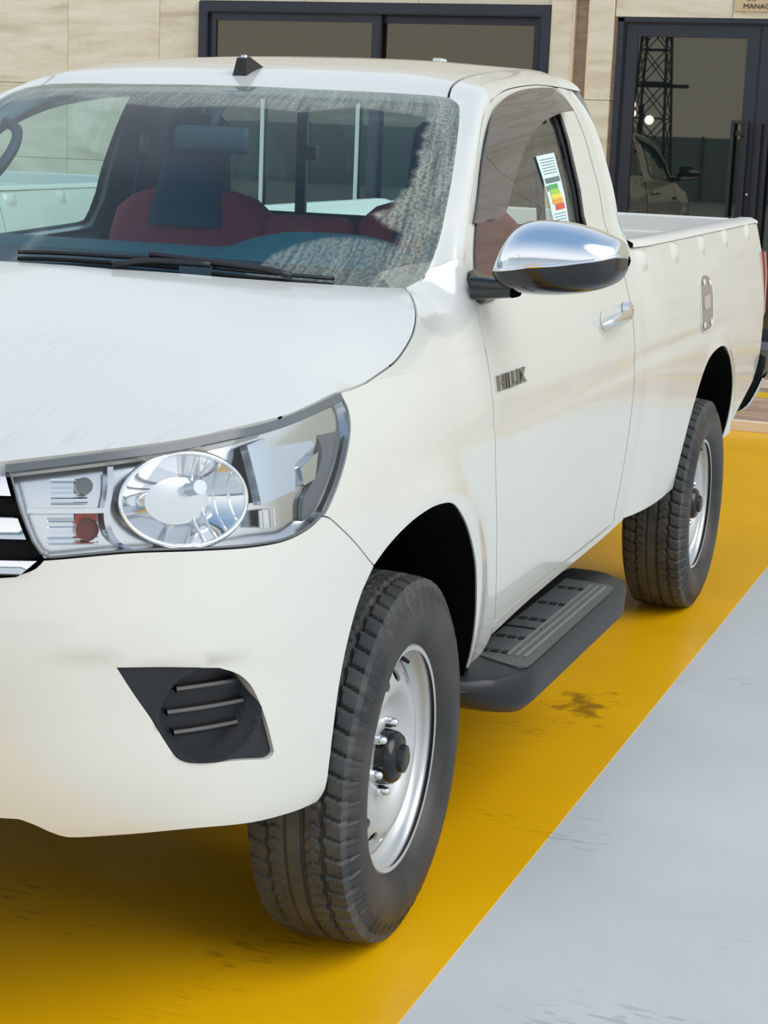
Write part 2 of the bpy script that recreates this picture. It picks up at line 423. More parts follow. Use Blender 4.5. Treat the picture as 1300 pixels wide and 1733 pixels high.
def WSC(u,v):
    """windscreen: u -1..1 across, v 0..1 up"""
    u,v=np.broadcast_arrays(np.atleast_1d(np.asarray(u,float)),np.atleast_1d(np.asarray(v,float)))
    E=_WEF(v); c=1-u*u; bow=.285+(.055-.285)*v**.85; rise=.030-.018*v
    return np.stack([E[...,0]*u,E[...,1]-bow*c,E[...,2]+rise*c],-1)
# ---- end shared ----

# ================================================================== the pickup truck
TR = empty('pickup_truck', (0, 0, 0), label='large white pickup truck filling the foreground, parked on the yellow floor', cat='pickup truck')
def WS(y, z): return W(np.asarray(y, float)+1.538, z)      # by length position instead of arc length
HL_TOP = [(.479, 1.066), (.613, 1.082), (.766, 1.097), (.881, 1.111), (1.026, 1.123), (1.118, 1.134), (1.232, 1.147)]
HL_SIDE = [(1.232, 1.147), (1.243, 1.122), (1.231, 1.089), (1.194, 1.044), (1.149, .996), (1.106, .957), (1.091, .950)]
HL_BOT = [(1.091, .950), (1.055, .935), (.992, .923), (.912, .922), (.802, .926), (.681, .928), (.544, .919)]
HL_IN = [(.544, .919), (.523, .947), (.504, .991), (.491, 1.030), (.479, 1.066)]
BF = [(1.091, .950), (1.113, .943), (1.147, .920), (1.196, .886), (1.245, .850), (1.277, .828)]
BARCH = [(1.277, .828), (1.226, .780), (1.185, .712), (1.160, .640), (1.150, .565), (1.148, .486), (1.146, .432), (1.128, .413)]
BBOT = [(1.128, .413), (1.064, .414), (.959, .424), (.813, .442), (.684, .446), (.602, .447), (.580, .450), (.560, .458), (.518, .480), (.479, .487), (.30, .490), (0, .490)]
GBOT = [(0, .885), (.30, .886), (.478, .891), (.508, .897), (.531, .906), (.544, .919)]
FOG = joinlines(smoothline([(.662, .743), (.749, .737), (.845, .724)]), smoothline([(.845, .724), (.884, .707), (.914, .679), (.942, .627), (.962, .577), (.971, .553)]), smoothline([(.971, .553), (.966, .545), (.955, .543)]),
                smoothline([(.955, .543), (.886, .555), (.808, .564), (.775, .574), (.754, .597), (.719, .655)]), smoothline([(.719, .655), (.690, .698), (.662, .743)]))
ARCH = [(1.277, .828), (1.332, .853), (1.388, .871), (1.447, .884), (1.506, .891), (1.558, .893), (1.617, .889), (1.664, .880), (1.708, .861), (1.776, .819), (1.835, .770), (1.892, .710), (1.935, .642), (1.967, .575), (1.985, .520), (1.997, .473), (2.003, .440)]
DFRONT = [(2.012, 1.344), (2.004, 1.297), (1.989, 1.261), (1.975, 1.200), (1.968, 1.132), (1.968, 1.063), (1.981, .985), (2.003, .891), (2.068, .745), (2.129, .623), (2.191, .509)]
S_ = smoothline
# ---- bumper (left half mirrored into one mesh)
hb = joinlines(S_(GBOT), S_(HL_BOT[::-1])[:], S_(BF), S_(BARCH), S_(BBOT))
hb = np.array([q if q[0] > 1e-4 else (-.0012, q[1]) for q in hb])
def half_to_full(o):
    """join a left half-panel with its mirror image, welded on the centre line"""
    me = o.data; nv = len(me.vertices); co = np.empty(nv*3); me.vertices.foreach_get('co', co); co = co.reshape(-1, 3)
    F = [tuple(p.vertices) for p in me.polygons]; LN = [tuple(c.vector) for c in me.corner_normals]
    k = 0; L1 = []; L2 = []
    for f in F:
        q = LN[k:k+len(f)]; k += len(f); L1 += q; L2 += [(-a, b, c) for a, b, c in q][::-1]
    V2 = co*[-1, 1, 1]; me2 = bpy.data.meshes.new(me.name)
    me2.from_pydata([tuple(v) for v in co]+[tuple(v) for v in V2], [], F+[tuple(i+nv for i in f)[::-1] for f in F])
    me2.polygons.foreach_set('use_smooth', [True]*len(me2.polygons)); me2.normals_split_custom_set(L1+L2)
    me2.materials.append(me.materials[0]); o.data = me2; return o
bumper = half_to_full(panel('front_bumper', hb, W, PAINT, TR, holes=[FOG], h=.024, lip=.03, gap=.0012))
# lower valance under the bumper
vb = MB(); ss = np.linspace(0, 1.12, 60); zb = np.interp(ss, [q[0] for q in BBOT[::-1]], [q[1] for q in BBOT[::-1]])
G = np.stack([W(ss, zb)+[0, .004, 0], W(ss, zb)*[.97, 1, 1]+[0, .03, -.012], W(ss, zb)*[.9, 1, 1]+[0, .16, .0]], 1)
vb.grid(G, flip=True); vb.mirror(); vb.build('bumper_valance', 'satin_black', bumper, smooth=True, recalc=False)
# lamp cover in the bumper (black blank with round louvre)
for sx in (1, -1):
    def Wm(s, z, sx=sx): return W(s, z)*[sx, 1, 1]
    c0 = np.array((.832, .648))
    def offf(Q):
        r = np.hypot((Q[:, 0]-c0[0])/.093, (Q[:, 1]-c0[1])/.078)
        return -.008-.028*sstep(1.10, .86, r)+.012*np.exp(-((r-1.08)/.10)**2)
    fo = panel('fog_lamp_cover', FOG, Wm, 'satin_black', TR, h=.006, lip=.02, gap=.0015, off=offf, flip=sx < 0)
    for k, (zz, hw) in enumerate(((.690, .058), (.652, .074), (.616, .062))):
        G = []
        for s in np.linspace(c0[0]-hw-.004, c0[0]+hw-.004, 13):
            P = Wm([s], [zz])[0]; n = np.array((sx*.66, -.75, 0))
            G.append([P+n*d+np.array((0, 0, e)) for d, e in ((-.05, .004), (-.018, .005), (-.015, 0), (-.018, -.006), (-.05, -.005))])
        MB().grid(np.array(G)).build('louvre', 'black_plastic', fo, smooth=True, angle=40)
# ---- headlights
HLO = joinlines(S_(HL_TOP), S_(HL_SIDE), S_(HL_BOT), S_(HL_IN))
glass('lens', (.93, .95, .96), ior=1.45)
def normW(s, z):
    e = 1e-3; a = W(s+e, z)-W(s-e, z); b = W(s, z+e)-W(s, z-e); n = np.cross(a, b); return n/np.linalg.norm(n, axis=-1)[..., None]
def WO(s, z, d):
    s, z, d = np.broadcast_arrays(*[np.asarray(q, float) for q in (s, z, d)]); sh = s.shape
    s, z, d = s.ravel(), z.ravel(), d.ravel(); return (W(s, z)+normW(s, z)*d[:, None]).reshape(sh+(3,))
def headlight(sx):
    f = lambda s, z: W(s, z)*[sx, 1, 1]
    def hoff(Q):   # reflector floor: steps between the compartments
        s, z = Q[:, 0], Q[:, 1]
        return -.055+.030*sstep(.93, 1.0, s)+.012*sstep(1.06, 1.085, z)
    hs = panel('headlight', HLO, f, 'chrome_soft', TR, h=.016, lip=0, gap=.003, off=hoff, flip=sx < 0)
    wl_ = inset(HLO, .003); wl_ = np.concatenate([wl_, wl_[:1]]); MB().grid(np.stack([WO(wl_[:, 0], wl_[:, 1], hoff(wl_)), WO(wl_[:, 0], wl_[:, 1], -.003)], 1)*[sx, 1, 1]).build('housing_wall', 'chrome_soft', hs, smooth=True)
    prop(hs, label='clear headlight with round chrome reflector and amber bulb')
    flip = sx < 0
    def sheet(name, m, F, nu, nv, par=hs, smooth=True):
        u = np.linspace(0, 1, nu); v = np.linspace(0, 1, nv); U, V = np.meshgrid(u, v, indexing='ij'); G = F(U, V)*[sx, 1, 1]
        return MB().grid(G, flip=flip).build(name, m, par, smooth=smooth, recalc=False)
    # main bowl
    cs, cz, rs, rz = .794, 1.008, .118, .074
    def bowl(U, V):
        th = 2*math.pi*U; r = V
        return WO(cs+rs*r*np.cos(th), cz+rz*r*np.sin(th), -.014-.060*(1-r*r))
    sheet('reflector_bowl', 'chrome', bowl, 97, 14)
    t_ = np.linspace(0, 2*math.pi, 72, endpoint=False); ring = WO(cs+rs*1.02*np.cos(t_), cz+rz*1.03*np.sin(t_), -.012)*[sx, 1, 1]
    MB().tube(ring, .0045, 8, closed=True).build('bowl_ring', 'chrome', hs, smooth=True)
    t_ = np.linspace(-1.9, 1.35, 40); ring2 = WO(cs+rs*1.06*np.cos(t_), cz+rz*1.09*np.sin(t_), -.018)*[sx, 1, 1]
    MB().tube(ring2, .0032, 6).build('bowl_dark_trim', 'gap_black', hs, smooth=True)  # thin black arc round one side of the bowl
    # vertical mirror flutes of the bowl and bulb
    b0 = WO(cs+.03, cz+.02, -.062)*[sx, 1, 1]; b1 = WO(cs+.03, cz+.02, -.018)*[sx, 1, 1]
    MB().tube([b0, b0+(b1-b0)*.5, b1], [.014, .013, .012], 16).build('bulb_shield', 'chrome_soft', hs, smooth=True, angle=50)
    for k in range(4):
        s0 = cs+.030+.022*k
        t_ = np.linspace(-1, 1, 15); rib = WO(s0, cz+.070*t_*math.sqrt(max(.05, 1-((s0-cs)/rs)**2)), -.014-.060*(1-((s0-cs)/rs)**2)*(1-t_*t_*.93)+.0025)*[sx, 1, 1]
        MB().tube(rib, .0022, 5).build('reflector_rib', 'chrome', hs, smooth=True)
    # divider blade
    bl = [(.661, 1.066), (.659, 1.03), (.652, .995), (.655, .965), (.668, .945), (.69, .932)]
    bl = S_(bl, .008); G = np.stack([WO(bl[:, 0]-.010, bl[:, 1], -.045), WO(bl[:, 0]-.006, bl[:, 1], -.016), WO(bl[:, 0]+.004, bl[:, 1], -.014), WO(bl[:, 0]+.008, bl[:, 1], -.045)], 1)*[sx, 1, 1]
    MB().grid(G).build('divider_blade', 'chrome_soft', hs, smooth=True, angle=40)
    sh = np.array([(.527+.02*t, .999-.004*t) for t in np.linspace(0, 1, 2)]); sh = np.stack([np.linspace(.515, .655, 20), np.full(20, .996)], 1)
    G = np.stack([WO(sh[:, 0], sh[:, 1]+.006, -.05), WO(sh[:, 0], sh[:, 1]+.004, -.015), WO(sh[:, 0], sh[:, 1]-.004, -.015), WO(sh[:, 0], sh[:, 1]-.006, -.05)], 1)*[sx, 1, 1]
    MB().grid(G).build('divider_shelf', 'chrome_soft', hs, smooth=True, angle=40)
    # ribbed small reflectors
    def ribs(s0, s1, z0, z1, n):
        def F(U, V): return WO(s0+(s1-s0)*U, z0+(z1-z0)*V, -.045-.012*np.sin(math.pi*V)+.0035*np.sign(np.sin(V*n*2*math.pi)))
        sheet('ribbed_reflector', 'chrome', F, 24, n*8)
    ribs(.555, .622, 1.008, 1.052, 5); ribs(.548, .640, .940, .985, 5)
    p0 = WO(.614, 1.037, -.05)*[sx, 1, 1]; p1 = WO(.614, 1.037, -.024)*[sx, 1, 1]
    MB().tube([p0, p1], .014, 18).build('position_bulb', 'lamp_grey', hs, smooth=True, angle=50)
    a0 = WO(.617, .966, -.052)*[sx, 1, 1]; a1 = WO(.617, .966, -.014)*[sx, 1, 1]
    tb = MB().tube([a0, a1], .0185, 20, cap=False); ab = tb.build('amber_bulb', 'amber', hs, smooth=True); ab['label'] = 'amber indicator bulb'
    MB().tube([a0+(a1-a0)*.35, a0+(a1-a0)*.75], .0175, 16).build('amber_bulb_core', 'amber_dark', hs, smooth=True, angle=50)
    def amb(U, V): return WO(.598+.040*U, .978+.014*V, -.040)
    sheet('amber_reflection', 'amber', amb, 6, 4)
    # outer compartment: pale facets and smoked rim
    FAC = np.array([(.935, 1.090), (1.085, 1.118), (1.125, 1.070), (1.055, 1.045), (1.045, 1.000), (.950, .985)])
    panel('facet_panel', FAC, f, 'lamp_pale', hs, h=.02, lip=.02, gap=.002, off=-.016, flip=flip)
    FA2 = np.array([(1.06, 1.038), (1.125, 1.062), (1.10, 1.012), (1.062, 1.004)])
    panel('facet_panel', FA2, f, 'chrome_soft', hs, h=.02, lip=.02, gap=.002, off=-.012, flip=flip)
    RIM = joinlines(S_([(1.10, 1.132), (1.225, 1.143), (1.234, 1.120), (1.222, 1.089), (1.186, 1.045), (1.142, 1.0), (1.10, .962), (1.05, .943)]), S_([(1.05, .943), (1.06, .985), (1.115, 1.03), (1.135, 1.07), (1.10, 1.132)]))
    panel('smoked_rim', RIM, f, 'lamp_grey', hs, h=.02, lip=.01, gap=.002, off=-.014, flip=flip)
    def lo(U, V): return WO(.955+.115*U, .945+.032*V, -.030+.004*np.sign(np.sin(U*40)))
    sheet('ribbed_reflector', 'chrome_soft', lo, 60, 6)
    ln = panel('lens', HLO, f, 'lens', hs, h=.02, lip=.004, gap=.002, off=0., flip=flip)
    # dark seal along the top edge
    tp = S_(HL_TOP, .02); tp = np.array([q for q in tp])
    G = np.stack([WO(tp[:, 0], tp[:, 1]+.000, -.002), WO(tp[:, 0], tp[:, 1]-.001, .0035), WO(tp[:, 0], tp[:, 1]-.013, .0035), WO(tp[:, 0], tp[:, 1]-.015, -.003)], 1)*[sx, 1, 1]
    MB().grid(G).build('lens_seal', 'lamp_grey', hs, smooth=True, angle=35)
    ed = np.concatenate([S_(HL_SIDE, .015), S_(HL_BOT, .015)]); ed = inset(HLO, .0035)
    MB().tube([tuple(q*[sx, 1, 1]) for q in WO(ed[::2, 0], ed[::2, 1], .0)], .0022, 5, closed=True).build('lens_edge', 'lamp_grey', hs, smooth=True)
mat('lamp_pale', (186, 196, 208), .25, metal=.4)
headlight(1); headlight(-1)
# ---- grille
ge = S_(HL_IN[::-1], .008)
def g_end(z): return float(np.interp(z, [q[1] for q in HL_IN], [q[0] for q in HL_IN]))
gp = MB(); U, V = np.meshgrid(np.linspace(-1, 1, 61), np.linspace(0, 1, 12), indexing='ij'); Z = .890+.180*V
EN = np.interp(Z, [.885, .919]+[q[1] for q in HL_IN[1:]], [.50, .540]+[q[0] for q in HL_IN[1:]])
gp.grid(WO(np.abs(U)*EN, Z, -.05)*np.stack([np.sign(U)+(U == 0), np.ones_like(U), np.ones_like(U)], -1))
gr = gp.build('grille', 'gap_black', TR, smooth=True); prop(gr, label='black grille with chrome horizontal bars')
for z0, z1, dd in ((1.012, 1.052, .006), (.945, .990, .008), (.893, .922, .008)):
    prof = [(-.045, 1.0), (-.004, 1.0), (dd, .86), (dd+.001, .5), (dd-.001, .14), (-.008, 0), (-.045, 0)]
    U = np.linspace(-1, 1, 81); DD, TT = np.array(prof).T; Z = z0+(z1-z0)*TT
    EN = np.interp(Z, [.885, .919]+[q[1] for q in HL_IN[1:]], [.50, .540]+[q[0] for q in HL_IN[1:]])-.005
    G = WO(np.abs(U)[:, None]*EN[None], Z[None]+0*U[:, None], DD[None]+0*U[:, None])*np.stack([np.where(U >= 0, 1, -1)[:, None]+0*EN[None], np.ones((81, len(prof))), np.ones((81, len(prof)))], -1)
    MB().grid(np.array(G)).build('grille_bar', 'chrome', gr, smooth=True, angle=45)
# ---- hood
HT3 = [tuple(q) for q in W([q[0] for q in HL_TOP], [q[1]+.003*(1-i/6) for i, q in enumerate(HL_TOP)])]
SEAM_W = [(1.232, 1.147), (1.297, 1.149), (1.36, 1.154), (1.408, 1.161), (1.505, 1.177), (1.589, 1.200), (1.654, 1.223), (1.708, 1.248)]
SEAM3 = [tuple(q) for q in W([q[0] for q in SEAM_W], [q[1] for q in SEAM_W])]+[(.739, .232, 1.266), (.711, .279, 1.283), (.682, .328, 1.290)]
REAR3 = [(.634, .290, 1.291), (.593, .258, 1.293), (.489, .189, 1.298), (.403, .141, 1.302), (.326, .106, 1.306), (.148, .054, 1.311), (0, .041, 1.313)]
FRONT3 = [(0, -.918, 1.060), (.15, -.912, 1.061), (.30, -.893, 1.063), (.40, -.868, 1.065)]
mir = lambda L: [(-x, y, z) for x, y, z in L if abs(x) > 1e-6]
IN3 = [(0, -.84, 1.108), (0, -.65, 1.167), (0, -.40, 1.226), (0, -.15, 1.277), (.35, -.72, 1.125), (.40, -.40, 1.208), (.48, -.08, 1.255), (.62, -.55, 1.142), (.66, -.40, 1.165), (.68, -.25, 1.189), (.68, -.10, 1.212), (.66, .06, 1.243)]
HP = FRONT3+HT3+SEAM3[1:]+REAR3; HOOD = TPS(HP+mir(HP)+IN3+mir(IN3), (0, 0, 1), lam=2e-4, up=(0, 1, 0))
h2 = lambda L: [(q[0], q[1]) for q in L]
left = joinlines(S_(h2(FRONT3+HT3), .02), S_(h2(SEAM3), .02), S_(h2([SEAM3[-1]]+REAR3), .02))
HOUT = np.concatenate([left, left[1:-1][::-1]*[-1, 1]])
hood = panel('hood', HOUT, HOOD, hood_dirt(), TR, h=.03, lip=.03, gap=.0038)
# ---- doors
DUP = [(2.012, 1.344), (2.142, 1.466), (2.277, 1.570), (2.401, 1.650), (2.535, 1.697), (2.740, 1.730), (3.024, 1.752), (3.200, 1.757)]
DOUT = joinlines(S_(DUP, .02), S_([(3.200, 1.757), (3.27, 1.75), (3.305, 1.70)], .02), S_([(3.305, 1.70), (3.318, 1.5), (3.318, 1.2), (3.318, .56)], .05), S_([(3.318, .56), (3.30, .538), (2.83, .528), (2.493, .521), (2.191, .509)], .05), S_(DFRONT[::-1], .02))
WIN = joinlines(S_([(2.045, 1.300), (2.143, 1.411), (2.25, 1.519), (2.392, 1.617), (2.54, 1.672), (2.715, 1.703), (2.98, 1.728), (3.10, 1.732)], .02), S_([(3.10, 1.732), (3.135, 1.728), (3.140, 1.70)], .01), S_([(3.140, 1.70), (3.112, 1.55), (3.098, 1.39), (3.092, 1.335)], .03), S_([(3.092, 1.335), (3.07, 1.318), (2.6, 1.295), (2.09, 1.272), (2.045, 1.300)], .03))
for sx in (1, -1):
    f = lambda s, z: W(s, z)*[sx, 1, 1]
    d = panel('door', DOUT, f, PAINT, TR, holes=[WIN], h=.028, lip=.03, gap=.002, flip=sx < 0)
    panel('window_glass', WIN, f, 'side_glass', d, h=.05, lip=0, gap=-.006, off=-.014, flip=sx < 0)
    ri = inset(WIN, -.001); MB().tube([tuple(q*[sx, 1, 1]) for q in WO(ri[::2, 0], ri[::2, 1], -.004)], .0075, 6, closed=True).build('window_seal', 'black_plastic', d, smooth=True)
    # rear sash: dark band inside the glass
    sa = np.array([(3.062, 1.325), (3.09, 1.332), (3.098, 1.39), (3.112, 1.55), (3.138, 1.70), (3.10, 1.72), (3.078, 1.55)])
    panel('window_sash', sa, f, 'gap_black', d, h=.03, lip=.004, gap=0, off=-.010, flip=sx < 0)
    # inner trim of the door
    TRM = joinlines(S_([(2.06, 1.30), (2.6, 1.30), (3.08, 1.325)], .05), [(3.29, 1.3), (3.29, .6), (2.25, .6), (2.06, .95)])
    panel('door_trim', TRM, f, 'trim_grey', d, h=.08, lip=0, gap=0, off=-.06, flip=sx < 0)
    # frame inside, round the window
    fr = joinlines(*[inset(WIN, -.035)]); panel('frame_trim', fr, f, 'trim_dark', d, holes=[inset(WIN, .004)], h=.05, lip=0, gap=0, off=-.045, flip=sx < 0)
    if sx > 0: DOOR = d
# ---- cab corner post, sill
CBO = joinlines(S_([(2.195, .503), (2.493, .516), (2.83, .523), (3.30, .533), (3.323, .556)], .05), S_([(3.323, .556), (3.323, 1.2), (3.323, 1.5), (3.310, 1.70), (3.273, 1.755)], .05), S_([(3.273, 1.755), (3.35, 1.756), (3.420, 1.753)], .03), S_([(3.420, 1.753), (3.455, 1.60), (3.466, 1.3), (3.468, .9), (3.468, .52)], .05), S_([(3.468, .52), (3.161, .506), (2.521, .490), (2.205, .470)], .05))
def Wc(sx):
    def f(s, z):
        s = np.asarray(s, float); q = W(s, z); t = np.clip((s-3.38)/.09, 0, 1.2); q[:, 0] -= .001*t*t; return q*[sx, 1, 1]
    return f
for sx in (1, -1):
    panel('cab_corner', CBO, Wc(sx), PAINT, TR, h=.03, lip=.03, gap=.0012, flip=sx < 0)
# ---- pillar and roof rail strip between the door opening and windscreen / roof ditch
A1 = [tuple(W([s], [z])[0]) for s, z in DUP]
A1 += [tuple(W([3.273], [1.757])[0]), tuple(Wc(1)([3.35], [1.757])[0]), tuple(Wc(1)([3.46], [1.752])[0])]
WSE = [(.707, .404, 1.331), (.708, .432, 1.358), (.706, .47, 1.394), (.695, .54, 1.462), (.675, .63, 1.531), (.647, .735, 1.602), (.618, .83, 1.657), (.595, .885, 1.682), (.558, .930, 1.697)]
DIT = [(.558, .930, 1.697), (.548, .980, 1.724), (.541, 1.079, 1.747), (.536, 1.206, 1.763), (.531, 1.331, 1.774), (.522, 1.559, 1.792), (.515, 1.725, 1.801), (.505, 1.90, 1.803)]
def reN(L, n):
    c = S_(L, .004); u = np.concatenate([[0], np.cumsum(np.linalg.norm(np.diff(c, axis=0), axis=1))]); t = np.linspace(0, u[-1], n); return np.stack([np.interp(t, u, c[:, k]) for k in range(3)], 1)
AA = np.concatenate([reN(A1[:5], 40), reN(A1[4:], 40)[1:]]); BB = np.concatenate([reN(WSE, 40), reN(DIT, 40)[1:]])
nA = len(AA); tt = np.linspace(0, 1, 12); G = np.zeros((nA, 12, 3))
for i in range(nA):
    P0, P1 = AA[i], BB[i]; L = np.linalg.norm(P1-P0); te = AA[min(i+1, nA-1)]-AA[max(i-1, 0)]; te /= np.linalg.norm(te)
    s0 = P0[1]+1.538; nn = normW(np.array([s0]), np.array([min(P0[2], 1.74)]))[0]
    m0 = np.cross(nn, te); m0 = -m0 if np.dot(m0, P1-P0) < 0 else m0; m0 /= np.linalg.norm(m0)
    w = sstep(36, 52, i); m1 = (1-w)*np.array((-.80, -.60, .02))+w*np.array((-.93, 0, .30)); m1 /= np.linalg.norm(m1)
    t = tt[:, None]; G[i] = (2*t**3-3*t**2+1)*P0+(t**3-2*t**2+t)*m0*L+(-2*t**3+3*t**2)*P1+(t**3-t**2)*m1*L
edge0 = G[:, :1]+(0.0, 0, 0)-np.array((.018, 0, 0)); edge1 = G[:, -1:]+np.array((-.002, .012, -.016))
GG = np.concatenate([edge0, G, edge1], 1)
b = MB(); b.grid(GG)
pl = b.build('roof_pillar', PAINT, TR, smooth=True, angle=50); flipx(pl)
# ---- fenders: side piece and upper piece meet along one line
LLlow = [(1.36, 1.155), (1.5, 1.163), (1.65, 1.167), (1.8, 1.170), (1.969, 1.173)]
LL = [(1.36, 1.1535), (1.5, 1.1545), (1.65, 1.157), (1.8, 1.160), (1.9695, 1.163)]
FLO = joinlines(S_(HL_SIDE[::-1], .01), S_(SEAM_W[:3], .02), S_(LLlow, .02), S_([(1.969, 1.173)]+DFRONT[4:], .02), S_([(2.191, .509), (2.200, .470), (2.160, .430), (2.08, .424), (2.003, .440)], .02), S_(ARCH[::-1], .02), S_(BF[::-1], .02))
PS3 = [tuple(q) for q in G[0][::-1]]
WL3 = [(.690, .350, 1.297), (.699, .384, 1.309), (.707, .404, 1.331)]
DF3 = [tuple(q) for q in W([q[0] for q in DFRONT[:5]], [q[1] for q in DFRONT[:5]])]
LL3 = [tuple(q) for q in W([q[0] for q in S_(LL, .05)], [q[1] for q in S_(LL, .05)])]
LLb = [tuple(q) for dz in (.03, .07) for q in W([q[0] for q in S_(LL, .08)], [q[1]-dz for q in S_(LL, .08)])]
DFb = [tuple(q) for q in W([q[0]+.04 for q in DFRONT[1:5]], [q[1] for q in DFRONT[1:5]])]
SEAMU = SEAM3[2:]
FU = TPS(LL3+LLb+DF3+DFb+PS3+WL3+SEAMU, (.6, -.4, .7), lam=1e-6)
def fu2(L): return [tuple(q) for q in FU.uv(np.array(L))]
FUO = joinlines(S_(fu2(LL3), .02), S_(fu2([tuple(W([1.9695], [1.163])[0])]+DF3[3::-1]), .02), S_(fu2(PS3[::-1]), .02), S_(fu2(WL3[::-1]), .02), S_(fu2(SEAMU[::-1]), .02))
for sx in (1, -1):
    a = panel('fender', FLO, lambda s, z: W(s, z)*[sx, 1, 1], PAINT, TR, h=.024, lip=.006, gap=.0015, flip=sx < 0)
    b = panel('fender_crown', FUO, lambda s, z: FU(s, z)*[sx, 1, 1], PAINT, a, h=.018, lip=.004, gap=.0006, off=.0006, flip=sx < 0)
# ---- roof
WST = [(.558, .930, 1.698), (.473, .912, 1.702), (.331, .888, 1.705), (.183, .872, 1.707), (0, .865, 1.708)]
RR3 = [(.505, 1.90, 1.803), (.40, 1.915, 1.806), (.2, 1.925, 1.816), (0, 1.93, 1.819)]
dd_ = [(x-.004, y, z+.001) for x, y, z in DIT]
RP = WST+dd_[1:]+RR3[1:]; RI = [(0, 1.15, 1.781), (0, 1.45, 1.808), (0, 1.7, 1.820), (.3, 1.15, 1.777), (.3, 1.45, 1.803), (.3, 1.7, 1.814), (.45, 1.45, 1.794), (0, .98, 1.748), (.35, .99, 1.742)]
ROOF = TPS(RP+mir(RP)+RI+mir(RI), (0, 0, 1), lam=1e-5, up=(0, 1, 0))
lf = joinlines(S_(h2(RR3[::-1]), .03), S_(h2(dd_[::-1]), .03), S_(h2(WST), .03)); RO = np.concatenate([lf, lf[1:-1][::-1]*[-1, 1]])
roof = panel('roof', RO, ROOF, PAINT, TR, h=.03, lip=.02, gap=.002)
dl = np.array(DIT); db = MB().tube([tuple(q+np.array((.0, 0, -.006))) for q in dl[:5]], .005, 6); o_ = db.build('roof_ditch_strip', 'black_plastic', roof, smooth=True); flipx(o_)
# headliner under the roof
panel('headliner', inset(RO, .02), lambda a, b: ROOF(a, b)-[0, 0, .035], 'headliner', TR, h=.08, lip=0, gap=0)
# roof aerial base
an = MB(); an.prism([(0, 0), (.110, 0), (.052, .045), (.030, .048)], 'x', -.021, .021); M = Matrix.Translation((0, .940, 1.724)) @ Matrix.Rotation(math.radians(20), 4, 'X')
an.v = [tuple(M @ Vector((x*(1-.45*z/.05), y, z))) for x, y, z in an.v]
ao = an.build('aerial_base', 'black_plastic', TR); ao['label'] = 'small black aerial base on the roof'
bpy.context.view_layer.update()
MB().lathe([(.009, 0), (.008, .006), (0, .008)], 14, Matrix.Translation((0, .969, 1.781))).build('aerial_socket', 'chrome_soft', ao, smooth=True)
MB().box((.21, 1.86, 1.822), (.03, .05, .018), bev=.005).build('roof_nub', PAINT, roof)

# ---- windscreen with the dirt the wipers left
def dusty_glass():
    m = bpy.data.materials.new('windscreen_glass'); m.use_nodes = True; t = m.node_tree; t.nodes.clear(); L = t.links.new
    o = N_(t, 'ShaderNodeOutputMaterial'); tr = N_(t, 'ShaderNodeBsdfTransparent'); tr.inputs[0].default_value = (.66, .93, .97, 1)
    gl = N_(t, 'ShaderNodeBsdfGlossy'); gl.inputs['Roughness'].default_value = .0
    fr = N_(t, 'ShaderNodeFresnel'); two_sided_ior(t, fr, 1.52)
    mx = N_(t, 'ShaderNodeMixShader'); L(fr.outputs[0], mx.inputs[0]); L(tr.outputs[0], mx.inputs[1]); L(gl.outputs[0], mx.inputs[2])
    df = N_(t, 'ShaderNodeBsdfDiffuse'); df.inputs[0].default_value = srgb(176, 182, 170)
    at = N_(t, 'ShaderNodeAttribute', attribute_name='dust_haze'); uvn = N_(t, 'ShaderNodeUVMap')
    mp = N_(t, 'ShaderNodeMapping'); mp.inputs['Scale'].default_value = (120, 5, 1); L(uvn.outputs[0], mp.inputs[0])
    n1 = N_(t, 'ShaderNodeTexNoise'); n1.inputs['Scale'].default_value = 1; n1.inputs['Detail'].default_value = 8; n1.inputs['Distortion'].default_value = .6; L(mp.outputs[0], n1.inputs['Vector'])
    r = N_(t, 'ShaderNodeMapRange'); r.inputs['From Min'].default_value = .36; r.inputs['From Max'].default_value = .62; r.inputs['To Min'].default_value = .40; r.inputs['To Max'].default_value = 1; L(n1.outputs['Fac'], r.inputs['Value'])
    mp2 = N_(t, 'ShaderNodeMapping'); mp2.inputs['Scale'].default_value = (190, 80, 1); L(uvn.outputs[0], mp2.inputs[0])
    n3 = N_(t, 'ShaderNodeTexNoise'); n3.inputs['Scale'].default_value = 1; n3.inputs['Detail'].default_value = 5; L(mp2.outputs[0], n3.inputs['Vector'])
    r3 = N_(t, 'ShaderNodeMapRange'); r3.inputs['From Min'].default_value = .38; r3.inputs['From Max'].default_value = .56; r3.inputs['To Min'].default_value = .5; L(n3.outputs['Fac'], r3.inputs['Value'])
    mq = N_(t, 'ShaderNodeMath', operation='MULTIPLY'); L(r.outputs[0], mq.inputs[0]); L(r3.outputs[0], mq.inputs[1])
    mu = N_(t, 'ShaderNodeMath', operation='MULTIPLY'); L(at.outputs['Fac'], mu.inputs[0]); L(mq.outputs[0], mu.inputs[1])
    m2 = N_(t, 'ShaderNodeMixShader'); L(mu.outputs[0], m2.inputs[0]); L(mx.outputs[0], m2.inputs[1]); L(df.outputs[0], m2.inputs[2]); L(m2.outputs[0], o.inputs[0])
    return m
nu, nv = 281, 141; U, V = np.meshgrid(np.linspace(-1, 1, nu), np.linspace(0, 1, nv), indexing='ij')
me = bpy.data.meshes.new('windscreen'); G = WSC(U, V).reshape(-1, 3)
me.from_pydata([tuple(q) for q in G], [], [(i*nv+j, (i+1)*nv+j, (i+1)*nv+j+1, i*nv+j+1) for i in range(nu-1) for j in range(nv-1)])
u, v = U.ravel(), V.ravel(); edge = .012*np.sin(v*60)+.008*np.sin(v*131+1)
